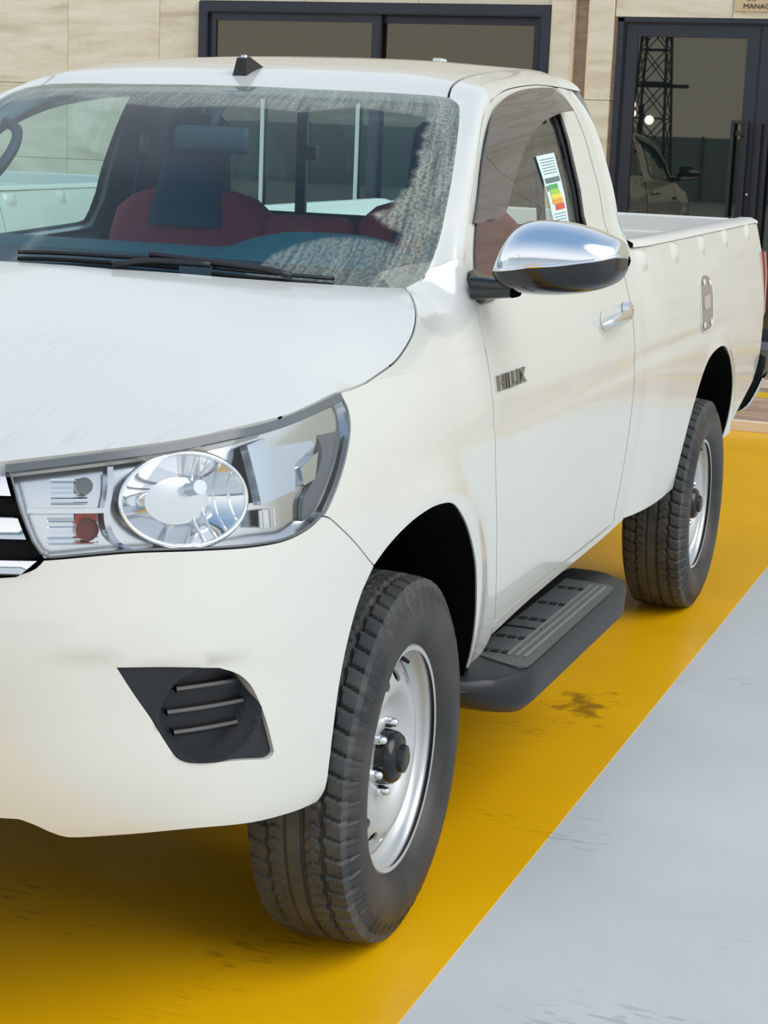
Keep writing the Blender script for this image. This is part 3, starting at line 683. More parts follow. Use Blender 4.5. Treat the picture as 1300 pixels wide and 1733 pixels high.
top = np.interp(u, [-1, -.78, -.67, -.385, -.096, .18, .434, .606, .878, 1], [.80, .835, .867, .81, .782, .812, .79, .847, .82, .79])  # top band: unwiped dust, with reflection haze put into its tone
rgt = np.interp(v, [0, .19, .243, .308, .336, .393, .506, .662, .805, 1], [.86, .90, .882, .800, .835, .865, .885, .885, .888, .888])+edge*.5
fan = np.interp(u, [.5, .563, .585, .632, .701, .779, .86, .912, 1], [0, .05, .118, .163, .198, .208, .201, .188, .22])
d_top = sstep(-.012, .015, v-top)*(.50+.03*np.sin(u*40)); d_r = sstep(-.010, .02, u-rgt)*.62; d_f = sstep(-.008, .010, fan-v)*(u > .5)*(.42+.18*sstep(.62, .50, u))
line = np.exp(-((v-top)/.008)**2)*.5*sstep(-.6, -.2, u)
ls = np.exp(-((u+.155-.10*(v-.10))/.026)**2)*sstep(.175, .14, v)*.30
rim = np.exp(-((v-fan)/.008)**2)*.35*(u > .55)
dust_haze = np.clip(np.maximum.reduce([d_top, d_r, d_f, line, ls, rim, np.full_like(u, .012)]), 0, 1)
me.attributes.new('dust_haze', 'FLOAT', 'POINT').data.foreach_set('value', dust_haze)
uvl = me.uv_layers.new(name='UVMap'); li = np.empty(len(me.loops), int); me.loops.foreach_get('vertex_index', li)
uvl.data.foreach_set('uv', np.stack([u[li]*.5+.5, v[li]], 1).ravel())
ws = link('windscreen', me, dusty_glass(), TR, smooth=True)
# black band round the glass, inside
gb = MB(); a_ = np.linspace(0, 1, 40)
for f in (lambda t, k: WSC(1-.028*k+0*t, t), lambda t, k: WSC(-1+.028*k+0*t, t), lambda t, k: WSC(2*t-1, 1-.018*k+0*t), lambda t, k: WSC(2*t-1, (.100*k)+0*t)):
    gb.grid(np.stack([f(a_, 0), f(a_, 1)], 1)+[0, .003, -.003])
gb.build('windscreen_border', 'black_plastic', ws, smooth=True)
# cowl under the glass base and wipers
cw = MB(); u1 = np.linspace(-1, 1, 50); b0 = WSC(u1, 0*u1+.0); b1 = WSC(u1, 0*u1+.05)
cw.grid(np.stack([b0+[0, -.06, -.05], b0+[0, -.02, -.012], b0+[0, .0, -.002]], 1)); cw.build('cowl', 'satin_black', TR, smooth=True)
def wiper(us, vs, arm):
    pts = [tuple(WSC(a, b)[0]+np.array((0, -.014, .012))) for a, b in zip(us, vs)]
    wb = MB().tube(S_(pts, .02), .0048, 6).build('wiper', 'black_plastic', TR, smooth=True)
    bl = [tuple(WSC(a, b-.012)[0]+np.array((0, -.006, .004))) for a, b in zip(us, vs)]
    MB().tube(S_(bl, .02), .0045, 5).build('wiper_blade', 'gap_black', wb, smooth=True)
    pa = [tuple(WSC(a, b)[0]+np.array((0, -.022, .018))) for a, b in arm]
    MB().tube(S_(pa, .02), [.007]*len(S_(pa, .02)), 8).build('wiper_arm', 'satin_black', wb, smooth=True)
wiper((-.15, .0, .25, .37), (.046, .052, .054, .052), ((.28, .062), (.45, .050), (.62, .038), (.70, .02)))
wiper((.47, .6, .72, .80), (.040, .036, .034, .034), ((.47, .04), (.3, .035), (.2, .01)))

# ---- rear wall of the cab with its window
RWIN = joinlines(S_([(-.60, 1.39), (-.595, 1.60), (-.565, 1.69), (-.50, 1.71)], .03), [(.50, 1.71)], S_([(.50, 1.71), (.565, 1.69), (.595, 1.60), (.60, 1.39)], .03), S_([(.60, 1.39), (.585, 1.365), (.55, 1.36)], .02), [(-.55, 1.36)], S_([(-.55, 1.36), (-.585, 1.365), (-.60, 1.39)], .02))
bk = [(float(Wc(1)([3.46], [z])[0][0])-.004, z) for z in (.52, .7, .9, 1.1, 1.3, 1.45, 1.6, 1.7, 1.75)]+[(.50, 1.797), (.3, 1.807), (0, 1.812)]
bk = np.array(bk); bk = np.concatenate([bk, bk[:-1][::-1]*[-1, 1]])
cabb = panel('cab_rear_wall', bk, lambda a, b: np.stack([a, 0*a+1.915, b], 1), PAINT, TR, holes=[RWIN], h=.08, lip=0, gap=0)
panel('cab_rear_trim', inset(bk, .03), lambda a, b: np.stack([a, 0*a+1.895, b], 1), 'trim_dark', cabb, holes=[RWIN], h=.1, lip=0, gap=0)
panel('rear_window', RWIN, lambda a, b: np.stack([a, 0*a+1.91, b], 1), 'rear_glass', cabb, h=.2, lip=0, gap=-.005)
MB().tube([(q[0], 1.905, q[1]) for q in resample(RWIN, .05)], .010, 6, closed=True).build('rear_window_seal', 'black_plastic', cabb, smooth=True)
for x in (-.23, .23):
    MB().box((x, 1.90, 1.535), (.034, .02, .35), bev=.004).build('window_slider_frame', 'black_plastic', cabb)
MB().box((-.195, 1.885, 1.545), (.045, .03, .045), bev=.006).build('window_latch', 'black_plastic', cabb)
# ---- inside of the cab
ca = MB().box2((-.74, .30, .50), (.74, 1.89, .56)); ca.build('cab_floor', 'trim_dark', TR)
MB().box2((-.70, -.02, .5), (.70, .02, 1.20)).build('firewall', 'gap_black', TR)
# dashboard: lofted section along the width
def dash_prof(x):
    base = .33*max(0, 1-(x/.70)**2)*0
    hump = .050*math.exp(-((x-.37)/.20)**4)
    y0 = .10+.40*(x/.70)**2
    return [(y0-.02, 1.22), (y0+.06, 1.268), (y0+.22, 1.295+.2*hump), (.56+.06*abs(x), 1.325+hump), (.66, 1.330+hump*.95), (.70, 1.312+hump*.7), (.70, 1.20), (.66, 1.05), (.60, .85), (.55, .6)]
xs = np.linspace(-.71, .71, 57); G = np.array([[(x, y, z) for y, z in dash_prof(x)] for x in xs])
MB().grid(G).build('dashboard', 'dash', TR, smooth=True)
# steering wheel
M = Matrix.Translation((.37, .84, 1.17)) @ Matrix.Rotation(math.radians(-62), 4, 'X')
sw = MB().tube([M @ Vector((.19*math.cos(t), .19*math.sin(t), 0)) for t in np.linspace(0, 2*math.pi, 48, endpoint=False)], .015, 10, closed=True).build('steering_wheel', 'seat_dark', TR, smooth=True)
hb_ = MB().lathe([(.0, .03), (.05, .028), (.075, .01), (.08, -.03)], 24, M)
for a in (.15, math.pi-.15, -math.pi/2): hb_.tube([M @ Vector((.05*math.cos(a), .05*math.sin(a), 0)), M @ Vector((.185*math.cos(a), .185*math.sin(a), 0))], .016, 8)
hb_.build('wheel_hub', 'dash_low', sw, smooth=True, angle=50)
MB().tube([(.37, .70, 1.09), (.37, .83, 1.16)], .03, 10).build('steering_column', 'dash_low', sw, smooth=True)
# seats
def seat(xc, w):
    """backrest loft: (z, half width, y front, thickness)"""
    rows = [(.80, w, 1.28, .17), (.92, w*1.02, 1.30, .17), (1.05, w*1.0, 1.33, .16), (1.18, w*.98, 1.36, .15), (1.30, w*.95, 1.385, .135), (1.375, w*.88, 1.40, .12), (1.415, w*.70, 1.41, .10), (1.435, w*.45, 1.415, .08)]
    def loft(rows, k=24):
        G = []
        for z, hw, y, th in rows:
            ring = []
            for a in np.linspace(0, 2*math.pi, k, endpoint=False):
                c, s_ = math.cos(a), math.sin(a); e = .55
                ring.append((xc+hw*np.sign(c)*abs(c)**e, y+th/2+th/2*np.sign(s_)*abs(s_)**e, z))
            G.append(ring)
        return np.array(G)
    def rings(name, rows, m, par):
        G = loft(rows); b = MB(); b.grid(np.swapaxes(G, 0, 1), closed_u=True); n0 = len(b.v)
        b.add([tuple(q) for q in G[-1]], [tuple(range(G.shape[1]))]); return b.build(name, m, par, smooth=True, angle=60)
    st = rings('seat', rows, 'seat_cloth', TR)
    rings('headrest', [(1.335, w*.44, 1.365, .10), (1.37, w*.43, 1.372, .115), (1.42, w*.40, 1.385, .12), (1.48, w*.36, 1.40, .12), (1.575, w*.34, 1.415, .115), (1.62, w*.32, 1.425, .10), (1.645, w*.24, 1.43, .07)], 'seat_dark', st)
    MB().box((xc, 1.12, .78), (2*w, .50, .18), bev=.05).build('seat_cushion', 'seat_cloth', st, smooth=True)
seat(-.37, .27); seat(.37, .26)
MB().box((0, 1.43, 1.13), (.26, .12, .50), bev=.04).build('centre_backrest', 'seat_cloth', TR, smooth=True)
# mirror on the windscreen
im = MB(); Mm = Matrix.Translation((.050, .69, 1.578)) @ Matrix.Rotation(math.radians(8), 4, 'Z') @ Matrix.Rotation(math.radians(-8), 4, 'X')
im.box((0, 0, 0), (.185, .028, .064), bev=.013); im.v = [tuple(Mm @ Vector(q)) for q in im.v]
imo = im.build('interior_mirror', 'trim_dark', TR, smooth=True, angle=50)
MB().tube([(.04, .705, 1.595), (.04, .74, 1.645), (.04, .815, 1.685)], .010, 8).build('mirror_stem', 'trim_dark', imo, smooth=True)
MB().box((.04, .835, 1.69), (.05, .05, .012), bev=.004).build('mirror_foot', 'trim_grey', imo)
# pillar trims, grab handles, belt anchors
for sx in (1, -1):
    pt = MB(); E = BB[:40]; G = []
    for q in E[::3]:
        q = np.array(q); G.append([q+(-.004, .02, -.012), q+(-.045, .03, -.03), q+(-.03, .10, -.03), q+(.03, .12, -.01)])
    pt.grid(np.array(G)*[sx, 1, 1]); po = pt.build('pillar_trim', 'trim_grey', TR, smooth=True)
    gp_ = [(.585, .80, 1.60), (.545, .79, 1.585), (.525, .75, 1.545), (.535, .70, 1.49), (.57, .665, 1.44), (.61, .66, 1.43)]
    if sx < 0: MB().tube([(sx*x, y, z) for x, y, z in S_(gp_, .02)], .014, 8).build('grab_handle', 'trim_dark', po, smooth=True)
    bp_ = MB(); G = []
    for z in np.linspace(.6, 1.74, 14):
        s_ = 3.10 if z > 1.3 else 3.2; x = float(W([s_+.1], [z])[0][0]); G.append([(sx*(x-.035), 1.55, z), (sx*(x-.075), 1.58, z), (sx*(x-.08), 1.80, z), (sx*(x-.03), 1.86, z)])
    bo = bp_.grid(np.array(G)).build('door_post_trim', 'trim_dark', TR, smooth=True)
    MB().box((sx*.60, 1.585, 1.555), (.02, .03, .055), bev=.006).build('belt_anchor', 'trim_grey', bo)
    MB().tube([(sx*.60, 1.58, 1.55), (sx*.635, 1.57, 1.3), (sx*.66, 1.55, .9)], .013, 4).build('seat_belt', 'seat_dark', bo)

# ---- load bed
BTOP = [(1.940, 1.318), (2.5, 1.322), (3.1, 1.327), (3.7, 1.331), (4.03, 1.334), (4.075, 1.325)]
RA = [(2.635, .50), (2.640, .56), (2.665, .64), (2.715, .74), (2.80, .835), (2.90, .902), (3.01, .930), (3.127, .934), (3.215, .912), (3.305, .858), (3.40, .772), (3.455, .68), (3.475, .60), (3.465, .552)]
BREAR = [(4.075, 1.325), (4.088, 1.232), (4.086, 1.118), (4.084, 1.0), (4.090, .883), (4.084, .801), (4.010, .722), (3.860, .672), (3.740, .635), (3.60, .590), (3.465, .552)]
BBT = [(2.635, .50), (2.4, .496), (2.12, .508), (1.940, .520)]
BO = joinlines(S_(BTOP, .05), S_(BREAR, .03), S_(RA[::-1], .02), S_(BBT, .05), [(1.940, .520), (1.940, 1.318)])
mat('bed_shadow', (150, 150, 146), .6)
bed = MB().box2((-.70, 1.975, .80), (.70, 4.06, .84)).build('load_bed', 'bed_white', TR); prop(bed, label='white open load bed with low rope hooks')
for sx in (1, -1):
    sd = panel('bed_side', BO, lambda a, b: (WS(a, b)-np.stack([.007*sstep(2.25, 1.95, np.asarray(a)), 0*a, 0*a], -1))*[sx, 1, 1], PAINT, TR, h=.03, lip=.007, gap=.001, flip=sx < 0)
    # rail: cap overhanging slightly, then the inner wall down to the floor
    yy = np.linspace(1.940, 4.06, 40); xt = WS(yy, np.interp(yy, [q[0] for q in BTOP], [q[1] for q in BTOP])); zt = xt[:, 2]
    G = np.stack([np.stack([xt[:, 0]+o, yy, zt+h], 1) for o, h in ((-.004, -.004), (.005, .001), (.004, .012), (-.012, .020), (-.055, .020), (-.068, .010), (-.068, -.03), (-.09, -.06), (-.10, -.49))], 1)*[sx, 1, 1]
    MB().grid(G).build('bed_rail', 'bed_white', sd, smooth=True, angle=40)
    MB().grid(np.stack([np.stack([xt[:, 0]+.0015, yy, zt-.002], 1), np.stack([xt[:, 0]+.004, yy, zt+.004], 1)], 1)*[sx, 1, 1]).build('rail_black_gap', 'gap_black', sd)  # thin black line just under the rail cap
    for (yc, zc) in ((2.02, 1.280), (2.43, 1.286), (2.87, 1.293), (3.31, 1.300), (3.80, 1.306)):
        hk = MB(); k = .045
        U, V = np.meshgrid(np.linspace(-1, 1, 13), np.linspace(-1, 1, 11), indexing='ij')
        D = .013*np.maximum(0, 1-np.abs(U)**2)*sstep(-1, .2, V)*sstep(1.02, .75, V); P = WS(yc+k*U.ravel(), zc-.006+.036*V.ravel())-np.array((1, 0, 0))*(.007*sstep(2.25, 1.95, yc+k*U.ravel()))[:, None]+np.array((1, 0, 0))*D.ravel()[:, None]-np.array((.001, 0, 0))
        MB().grid(P.reshape(13, 11, 3)*[sx, 1, 1], flip=sx < 0).build('rope_hook', PAINT, sd, smooth=True, recalc=False)
    for y0, y1 in ((2.7, 3.47),):
        MB().box2((sx*.55, y0, .84), (sx*.76, y1, 1.02), bev=.03).build('wheel_box', 'bed_white', sd, smooth=True, angle=40)
tg = MB().box2((-.755, 4.05, .80), (.755, 4.085, 1.345), bev=.008)
tgo = tg.build('tailgate', 'bed_white', TR)
for z in (.93, 1.04, 1.15, 1.26): MB().box2((-.70, 4.035, z-.02), (.70, 4.052, z+.02), bev=.008).build('tailgate_rib', 'bed_white', tgo)
fw = MB().box2((-.76, 1.968, .80), (.76, 1.995, 1.33), bev=.006).build('bed_front_wall', 'bed_white', TR)
for z in (.95, 1.08, 1.21): MB().box2((-.70, 1.995, z-.02), (.70, 2.008, z+.02), bev=.006).build('wall_rib', 'bed_white', fw)
for k in range(14):
    x = -.62+k*1.24/13; MB().box2((x-.02, 2.01, .84), (x+.02, 4.03, .852), bev=.004).build('floor_rib', 'bed_white', bed)
for x in (-.70, .70): MB().tube([(x, 4.02, 1.345), (x, 4.02, 1.352)], .006, 8).build('tailgate_stud', 'gap_black', tgo)
# tail lamps and rear bumper
for sx in (1, -1):
    b = MB(); b.prism([(sx*.70, .93), (sx*.835, .93), (sx*.852, .98), (sx*.848, 1.13), (sx*.836, 1.22), (sx*.70, 1.22)], 'y', 4.088, 4.125)
    b.build('tail_lamp', 'lamp_red', TR)
rbp = [(.76, .575), (.80, .60), (.832, .66), (.855, .72), (.868, .76), (.868, .80), (.845, .812), (0, .812), (0, .60), (.70, .56)]
rbp = rbp[:-3]+[(-x, z) for x, z in rbp[:-3][::-1]]
rb = MB().prism(rbp, 'y', 4.13, 4.30).build('rear_bumper', 'black_plastic', TR)
st_ = S_([(.62, .560), (.70, .560), (.765, .572), (.806, .600), (.838, .66), (.861, .72)], .02)
for sx in (1, -1): MB().grid(np.stack([np.stack([st_[:, 0]*sx, 0*st_[:, 0]+y, st_[:, 1]], 1)+[sx*a, 0, b] for y, a, b in ((4.125, -.002, .002), (4.122, .004, -.004), (4.145, .006, -.006), (4.31, -.004, .004))], 1)).build('bumper_strip', 'chrome_soft', rb, smooth=True)

# ---- wheels
def tyre_mesh():
    RT = .3735; nth = 600
    prof = [(-.070, .224), (-.096, .240), (-.109, .268), (-.114, .298), (-.112, .322), (-.106, .340), (-.099, .352)]
    tread = [(x, RT-.0045*(abs(x)/.09)**2.6*1.6) for x in np.linspace(-.092, .092, 47)]
    prof = prof+tread+[(-a, b) for a, b in prof[::-1]]
    prof = np.array(prof); th = np.linspace(0, 2*np.pi, nth, endpoint=False)
    X = np.repeat(prof[None, :, 0], nth, 0); R = np.repeat(prof[None, :, 1], nth, 0); T = np.repeat(th[:, None], len(prof), 1)
    ax = np.abs(X); sg = np.sign(X); D = np.zeros_like(R)
    g = lambda c, w: np.exp(-((ax-c)/w)**4)
    wob = .0025*np.sin(T*56)
    intr = (R > .366)
    D += np.where(R > .35, .0085*np.exp(-((ax+wob-.056)/.0042)**4), 0)                       # shoulder groove, zigzag
    D += np.where(intr, .0080*np.exp(-((ax-.018)/.0032)**4), 0)                            # two centre grooves
    ph = (T*56/(2*np.pi)+X*9) % 1; sh = np.exp(-((np.minimum(ph, 1-ph))/.085)**4)
    D += np.where((ax > .056) & (R > .33), .0075*sh, 0)                                   # shoulder lugs
    ph2 = (T*84/(2*np.pi)+.35*np.sin(ax*120)+X*6) % 1; s2 = np.exp(-((np.minimum(ph2, 1-ph2))/.06)**4)
    D += np.where((ax > .020) & (ax < .054) & intr, .0045*s2, 0)                          # middle blocks
    ph3 = (T*112/(2*np.pi)+.5) % 1; s3 = np.exp(-((np.minimum(ph3, 1-ph3))/.2)**4)
    D += np.where((R > .338) & (R < .357), .0035*s3, 0)                                  # saw edge of the shoulder
    D -= np.where((ax > .09) & (np.abs(R-.330) < .006), .0012, 0)
    D -= np.where((ax > .09) & (np.abs(R-.262) < .006), .0022, 0)
    ph4 = (T*38/(2*np.pi)) % 1; D -= np.where((ax > .105) & (np.abs(R-.300) < .012) & (ph4 < .45) & ((T % 2.1) < 1.1), .0, 0)
    Rn = np.where((R > .345), R-D, R); Xn = np.where(R <= .345, X-sg*D*1.0, X-sg*D*.3)
    G = np.stack([Xn, Rn*np.sin(T), Rn*np.cos(T)], -1)
    b = MB(); b.grid(G, closed_u=True, flip=False); return b, prof
def disc_pt(th, r):
    """steel wheel face: x (outwards) by radius"""
    x = DPROF(r); return np.stack([x, r*np.sin(th), r*np.cos(th)], -1)
_dr = [.040, .056, .068, .082, .095, .110, .130, .148, .160, .172, .184, .194, .203]
_dx = [.046, .046, .046, .042, .041, .048, .063, .068, .065, .058, .049, .042, .038]
DPROF = nspline(_dr, _dx)
def wheel_parts():
    parts = []
    b, prof = tyre_mesh(); me = bpy.data.meshes.new('tyre'); me.from_pydata(b.v, [], b.f)
    me.materials.append(MATS['rubber']); me.materials.append(MATS['rubber_side']); nv_ = len(prof); mi = []
    for i in range(600):
        for j in range(nv_-1): mi.append(0 if .3535 < .5*(prof[j, 1]+prof[j+1, 1]) else 1)
    bm = bmesh.new(); bm.from_mesh(me); bmesh.ops.recalc_face_normals(bm, faces=bm.faces[:]); bm.to_mesh(me); bm.free()
    me.polygons.foreach_set('material_index', mi); me.polygons.foreach_set('use_smooth', [True]*len(mi)); me.set_sharp_from_angle(angle=math.radians(38))
    parts.append(('tyre', me, None))
    # rim barrel
    rp = [(.2200, .086), (.2290, .087), (.2335, .083), (.2335, .078), (.2260, .0755), (.2215, .070), (.2195, .062), (.2185, .055), (.213, .048), (.2045, .042), (.2035, .020), (.2030, -.03), (.200, -.06), (.222, -.085), (.2335, -.088)]
    MY = Matrix(((0, 0, 1, 0), (1, 0, 0, 0), (0, 1, 0, 0), (0, 0, 0, 1)))
    r = MB().lathe(rp, 96, MY); m2 = bpy.data.meshes.new('rim'); m2.from_pydata(r.v, [], r.f); m2.polygons.foreach_set('use_smooth', [True]*len(r.f)); m2.set_sharp_from_angle(angle=math.radians(40)); m2.materials.append(MATS['silver_steel']); parts.append(('rim', m2, None))
    # disc with oval vents, cut in (angle*radius scaled) space
    K = .165; out = [(-math.pi*K, .040), (math.pi*K, .040), (math.pi*K, .203), (-math.pi*K, .203)]
    hol = []; nh = 16
    for i in range(nh):
        c = (i+.5)*2*math.pi/nh-math.pi; hol.append(np.array([(c*K+.0165*math.cos(a), .1665+.0120*math.sin(a)) for a in np.linspace(0, 2*math.pi, 20, endpoint=False)]))
    d = panel('wheel_disc', np.array(out), lambda a, b: disc_pt(a/K, b), 'silver_steel', None, holes=hol, h=.012, lip=.006, gap=0)
    me3 = d.data; bpy.data.objects.remove(d); parts.append(('wheel_disc', me3, 'rim'))
    hubp = [(.0, .098), (.020, .098), (.028, .095), (.031, .086), (.046, .082), (.053, .074), (.056, .060), (.057, .035)]
    h = MB().lathe(hubp[::-1], 40, MY); m4 = bpy.data.meshes.new('hub_cap'); m4.from_pydata(h.v, [], h.f); m4.polygons.foreach_set('use_smooth', [True]*len(h.f)); m4.set_sharp_from_angle(angle=math.radians(35)); m4.materials.append(MATS['hub_black']); parts.append(('hub_cap', m4, 'rim'))
    nb = MB()
    nb.lathe([(.0115, .042), (.0115, .056), (.0095, .060), (.0085, .066), (.005, .070), (0, .071)], 12, MY)
    m5 = bpy.data.meshes.new('lug_nut'); m5.from_pydata(nb.v, [], nb.f); m5.polygons.foreach_set('use_smooth', [True]*len(nb.f)); m5.materials.append(MATS['chrome_soft']); parts.append(('lug_nut', m5, 'rim'))
    vb_ = MB().tube([(.055, 0, 0), (.075, 0, -.006), (.088, 0, -.012)], [.006, .005, .0035], 8); m6 = bpy.data.meshes.new('valve'); m6.from_pydata(vb_.v, [], vb_.f); m6.materials.append(MATS['black_plastic']); parts.append(('valve', m6, 'rim'))
    bd = MB().lathe([(.19, -.02), (.05, -.02), (.05, .0)], 40, MY); m7 = bpy.data.meshes.new('brake_drum'); m7.from_pydata(bd.v, [], bd.f); m7.materials.append(MATS['arch_liner']); parts.append(('brake_drum', m7, 'rim'))
    return parts
WP = dict((n, m) for n, m, _ in wheel_parts())
def place_wheel(x, y, steer, sx, rot):
    M0 = Matrix.Translation((x, y, .3735)) @ Matrix.Rotation(steer, 4, 'Z') @ Matrix.Rotation(0 if sx > 0 else math.pi, 4, 'Z')
    def put(name, parent, R=Matrix.Identity(4)):
        o = bpy.data.objects.new(name, WP[name]); COL.objects.link(o); o.parent = parent
        if parent is TR: o.matrix_basis = M0 @ R
        else: o.matrix_basis = parent.matrix_basis.inverted() @ M0 @ R
        return o
    put('tyre', TR, Matrix.Rotation(rot, 4, 'X')); rim = put('rim', TR)
    put('wheel_disc', rim, Matrix.Rotation(rot, 4, 'X')); put('hub_cap', rim); put('brake_drum', rim)
    for k in range(6):
        a = 2*math.pi*(k+.25)/6; put('lug_nut', rim, Matrix.Translation((0, .0695*math.sin(a), .0695*math.cos(a))))
    put('valve', rim, Matrix.Rotation(-.30, 4, 'X') @ Matrix.Translation((-.012, 0, .205)))
place_wheel(.745, 0, .026, 1, .05); place_wheel(.745, 3.085, 0, 1, .2); place_wheel(-.745, 0, .026, -1, .3); place_wheel(-.745, 3.085, 0, -1, .1)
# ---- wheel housings and underbody: the arch edge swept inwards
FA = [tuple(q) for q in W(*np.array(S_(BARCH[::-1], .03)).T)]+[tuple(q) for q in W(*np.array(S_(ARCH, .03)).T)]
FA.append((FA[-1][0]-.02, .475, .33))
RA3 = [tuple(q) for q in WS(*np.array(S_(RA, .03)).T)]
for sx in (1, -1):
    for A_ in (FA, RA3):
        A_ = np.array(A_); G = np.stack([A_-[.003, 0, 0], A_*[0, 1, 1]+[.72, 0, .0], A_*[0, 1, 1]+[.40, 0, 0]], 1)*[sx, 1, 1]
        b = MB().grid(G); c = [(sx*.40, float(A_[:, 1].mean()), .45)]+[tuple(q[2]) for q in G]
        b.add(c, [(0, i, i+1) for i in range(1, len(c)-1)]); b.build('wheel_housing', 'arch_liner', TR, smooth=True)
ub = MB(); ub.box2((-.40, -.70, .42), (.40, 4.0, .62)); ub.box2((-.55, -.78, .55), (.55, -.48, .86)); ub.box2((-.74, .52, .50), (.74, 2.55, .55)); ub.box2((-.72, 3.60, .64), (.72, 4.06, .80)); ub.box2((-.74, 1.98, .55), (.74, 2.60, .80)); ub.box2((-.66, -.45, .93), (.66, -.02, 1.04)); ub.box2((-.40, -.72, .62), (.40, .0, 1.02)); ub.build('underbody', 'arch_liner', TR)  # engine-bay blocks inside are added to stop light leaking through
MB().tube([(-.70, 3.085, .36), (.70, 3.085, .36)], .045, 12).build('rear_axle', 'arch_liner', TR, smooth=True)
MB().tube([(-.70, 0, .36), (.70, 0, .36)], .035, 12).build('front_axle', 'arch_liner', TR, smooth=True)

# ---- door mirrors
def door_mirror(sx):
    # front outline: x stations with bottom, split and top heights
    X = [.842, .855, .873, .898, .936, .987, 1.039, 1.077, 1.101, 1.112]
    ZT = [1.338, 1.382, 1.416, 1.434, 1.440, 1.437, 1.427, 1.413, 1.400, 1.372]
    ZS = [1.330, 1.333, 1.336, 1.340, 1.346, 1.352, 1.361, 1.368, 1.374, 1.366]
    ZB = [1.318, 1.300, 1.291, 1.286, 1.284, 1.287, 1.295, 1.308, 1.326, 1.352]
    xs = np.linspace(0, 1, 36); idx = np.linspace(0, 1, len(X)); f = lambda A: nspline(idx, A)(xs)
    xx, zt, zs, zb = f(X), f(ZT), f(ZS), f(ZB)
    yc = .50+.03*xs                       # plane of the glass
    dep = .125*np.sin(np.clip(xs, .0, 1)*math.pi*.86+.40)**.55*np.clip((1-xs)*9, .25, 1)**.4
    def shell(za, zc, lo, hi, y_add=0):
        zm = .5*(zb+zt); hh = .5*(zt-zb)*1.03+.002; G = []
        for t in np.linspace(0, 1, 16):
            z = za+(zc-za)*t; q = np.clip((z-zm)/hh, -1, 1); y = yc-dep*np.sqrt(np.maximum(0, 1-np.abs(q)**np.where(q < 0, 4.5, 2.3)))-y_add
            G.append(np.stack([sx*xx, y, z], 1))
        return np.array(G)
    cap = MB(); Gc = shell(zs, zt, 0, 1, .004); back = np.stack([sx*xx, yc, zt], 1)[None]; cap.grid(np.concatenate([(Gc[:1]+[0, .02, .0]), Gc, back]))
    low = MB(); Gl = shell(zb, zs+.002, 0, 1); low.grid(np.concatenate([np.stack([sx*xx, yc, zb], 1)[None], Gl, np.stack([sx*xx, yc, zs], 1)[None]]))
    low.grid(np.stack([np.stack([sx*xx, yc, zb], 1), np.stack([sx*xx, yc+.012, .5*(zb+zt)], 1), np.stack([sx*xx, yc, zt], 1)], 0))
    hs = low.build('door_mirror', 'mirror_black', TR, smooth=True, angle=45)
    co = cap.build('mirror_cap', 'chrome_cap', hs, smooth=True); co['label'] = 'chrome mirror cap'
    # chrome lower rim, indicator strip, arm and foot
    k = slice(1, 34); rimp = [(sx*a, b-.004, c) for a, b, c in zip(xx[k], shell(zs, zs, 0, 1)[0][k, 1], zs[k])]
    MB().tube(rimp, .0035, 6).build('cap_rim', 'chrome', hs, smooth=True)
    arm = MB()
    G = []
    sp = lambda v: math.copysign(abs(v)**.45, v)
    for t in np.linspace(0, 1, 8):
        x = .792+.088*t; G.append([(sx*x, .480+.0*t+.046*sp(math.cos(a)), 1.289+.004*t+(.026-.006*t)*sp(math.sin(a))) for a in np.linspace(0, 2*math.pi, 28, endpoint=False)])
    arm.grid(np.swapaxes(np.array(G), 0, 1), closed_u=True); arm.build('mirror_arm', 'mirror_black', hs, smooth=True, angle=50)
    ft = joinlines(S_([(1.996, 1.305), (2.02, 1.322), (2.06, 1.318)], .01), [(2.13, 1.300), (2.14, 1.262)], S_([(2.14, 1.262), (2.06, 1.252), (2.01, 1.254), (1.996, 1.270), (1.996, 1.305)], .01))
    panel('mirror_foot', ft, lambda s, z: W(s, z)*[sx, 1, 1], 'mirror_black', hs, h=.012, lip=.02, gap=0, off=.010, flip=sx < 0)
    MB().grid(np.stack([np.stack([sx*xx[2:-2], yc[2:-2]+.004, zb[2:-2]+.012], 1), np.stack([sx*xx[2:-2], yc[2:-2]+.014, zt[2:-2]-.012], 1)], 0)).build('mirror_glass', 'chrome', hs)
mat('mirror_black', (12, 14, 18), .16, coat=.5)
door_mirror(1); door_mirror(-1)
# ---- rain guards over the door windows
VIS = joinlines(S_([(2.118, 1.419), (2.292, 1.558), (2.468, 1.656), (2.625, 1.699), (2.833, 1.727), (3.062, 1.742), (3.20, 1.747)], .02), S_([(3.20, 1.747), (3.205, 1.71), (3.175, 1.678)], .02), S_([(3.175, 1.678), (3.024, 1.668), (2.806, 1.641), (2.647, 1.603), (2.518, 1.553), (2.383, 1.488), (2.297, 1.438), (2.213, 1.420), (2.118, 1.419)], .02))
c_in = S_([(3.175, 1.678), (3.024, 1.668), (2.806, 1.641), (2.647, 1.603), (2.518, 1.553), (2.383, 1.488), (2.297, 1.438), (2.213, 1.420)], .002)
c_out = S_([(2.118, 1.419), (2.292, 1.558), (2.468, 1.656), (2.625, 1.699), (2.833, 1.727), (3.062, 1.742), (3.20, 1.747)], .002)
def visoff(Q):
    do = np.array([np.min(np.hypot(*(c_out-q).T)) for q in Q]); di = np.array([np.min(np.hypot(*(c_in-q).T)) for q in Q]); t = do/(do+di+1e-6)
    return .007+.024*t
for sx in (1, -1):
    vo = panel('rain_guard', VIS, lambda s, z: W(s, z)*[sx, 1, 1], 'visor_smoke', TR, h=.014, lip=.004, gap=0, off=visoff, flip=sx < 0)
    vo['label'] = 'smoked plastic rain guard'
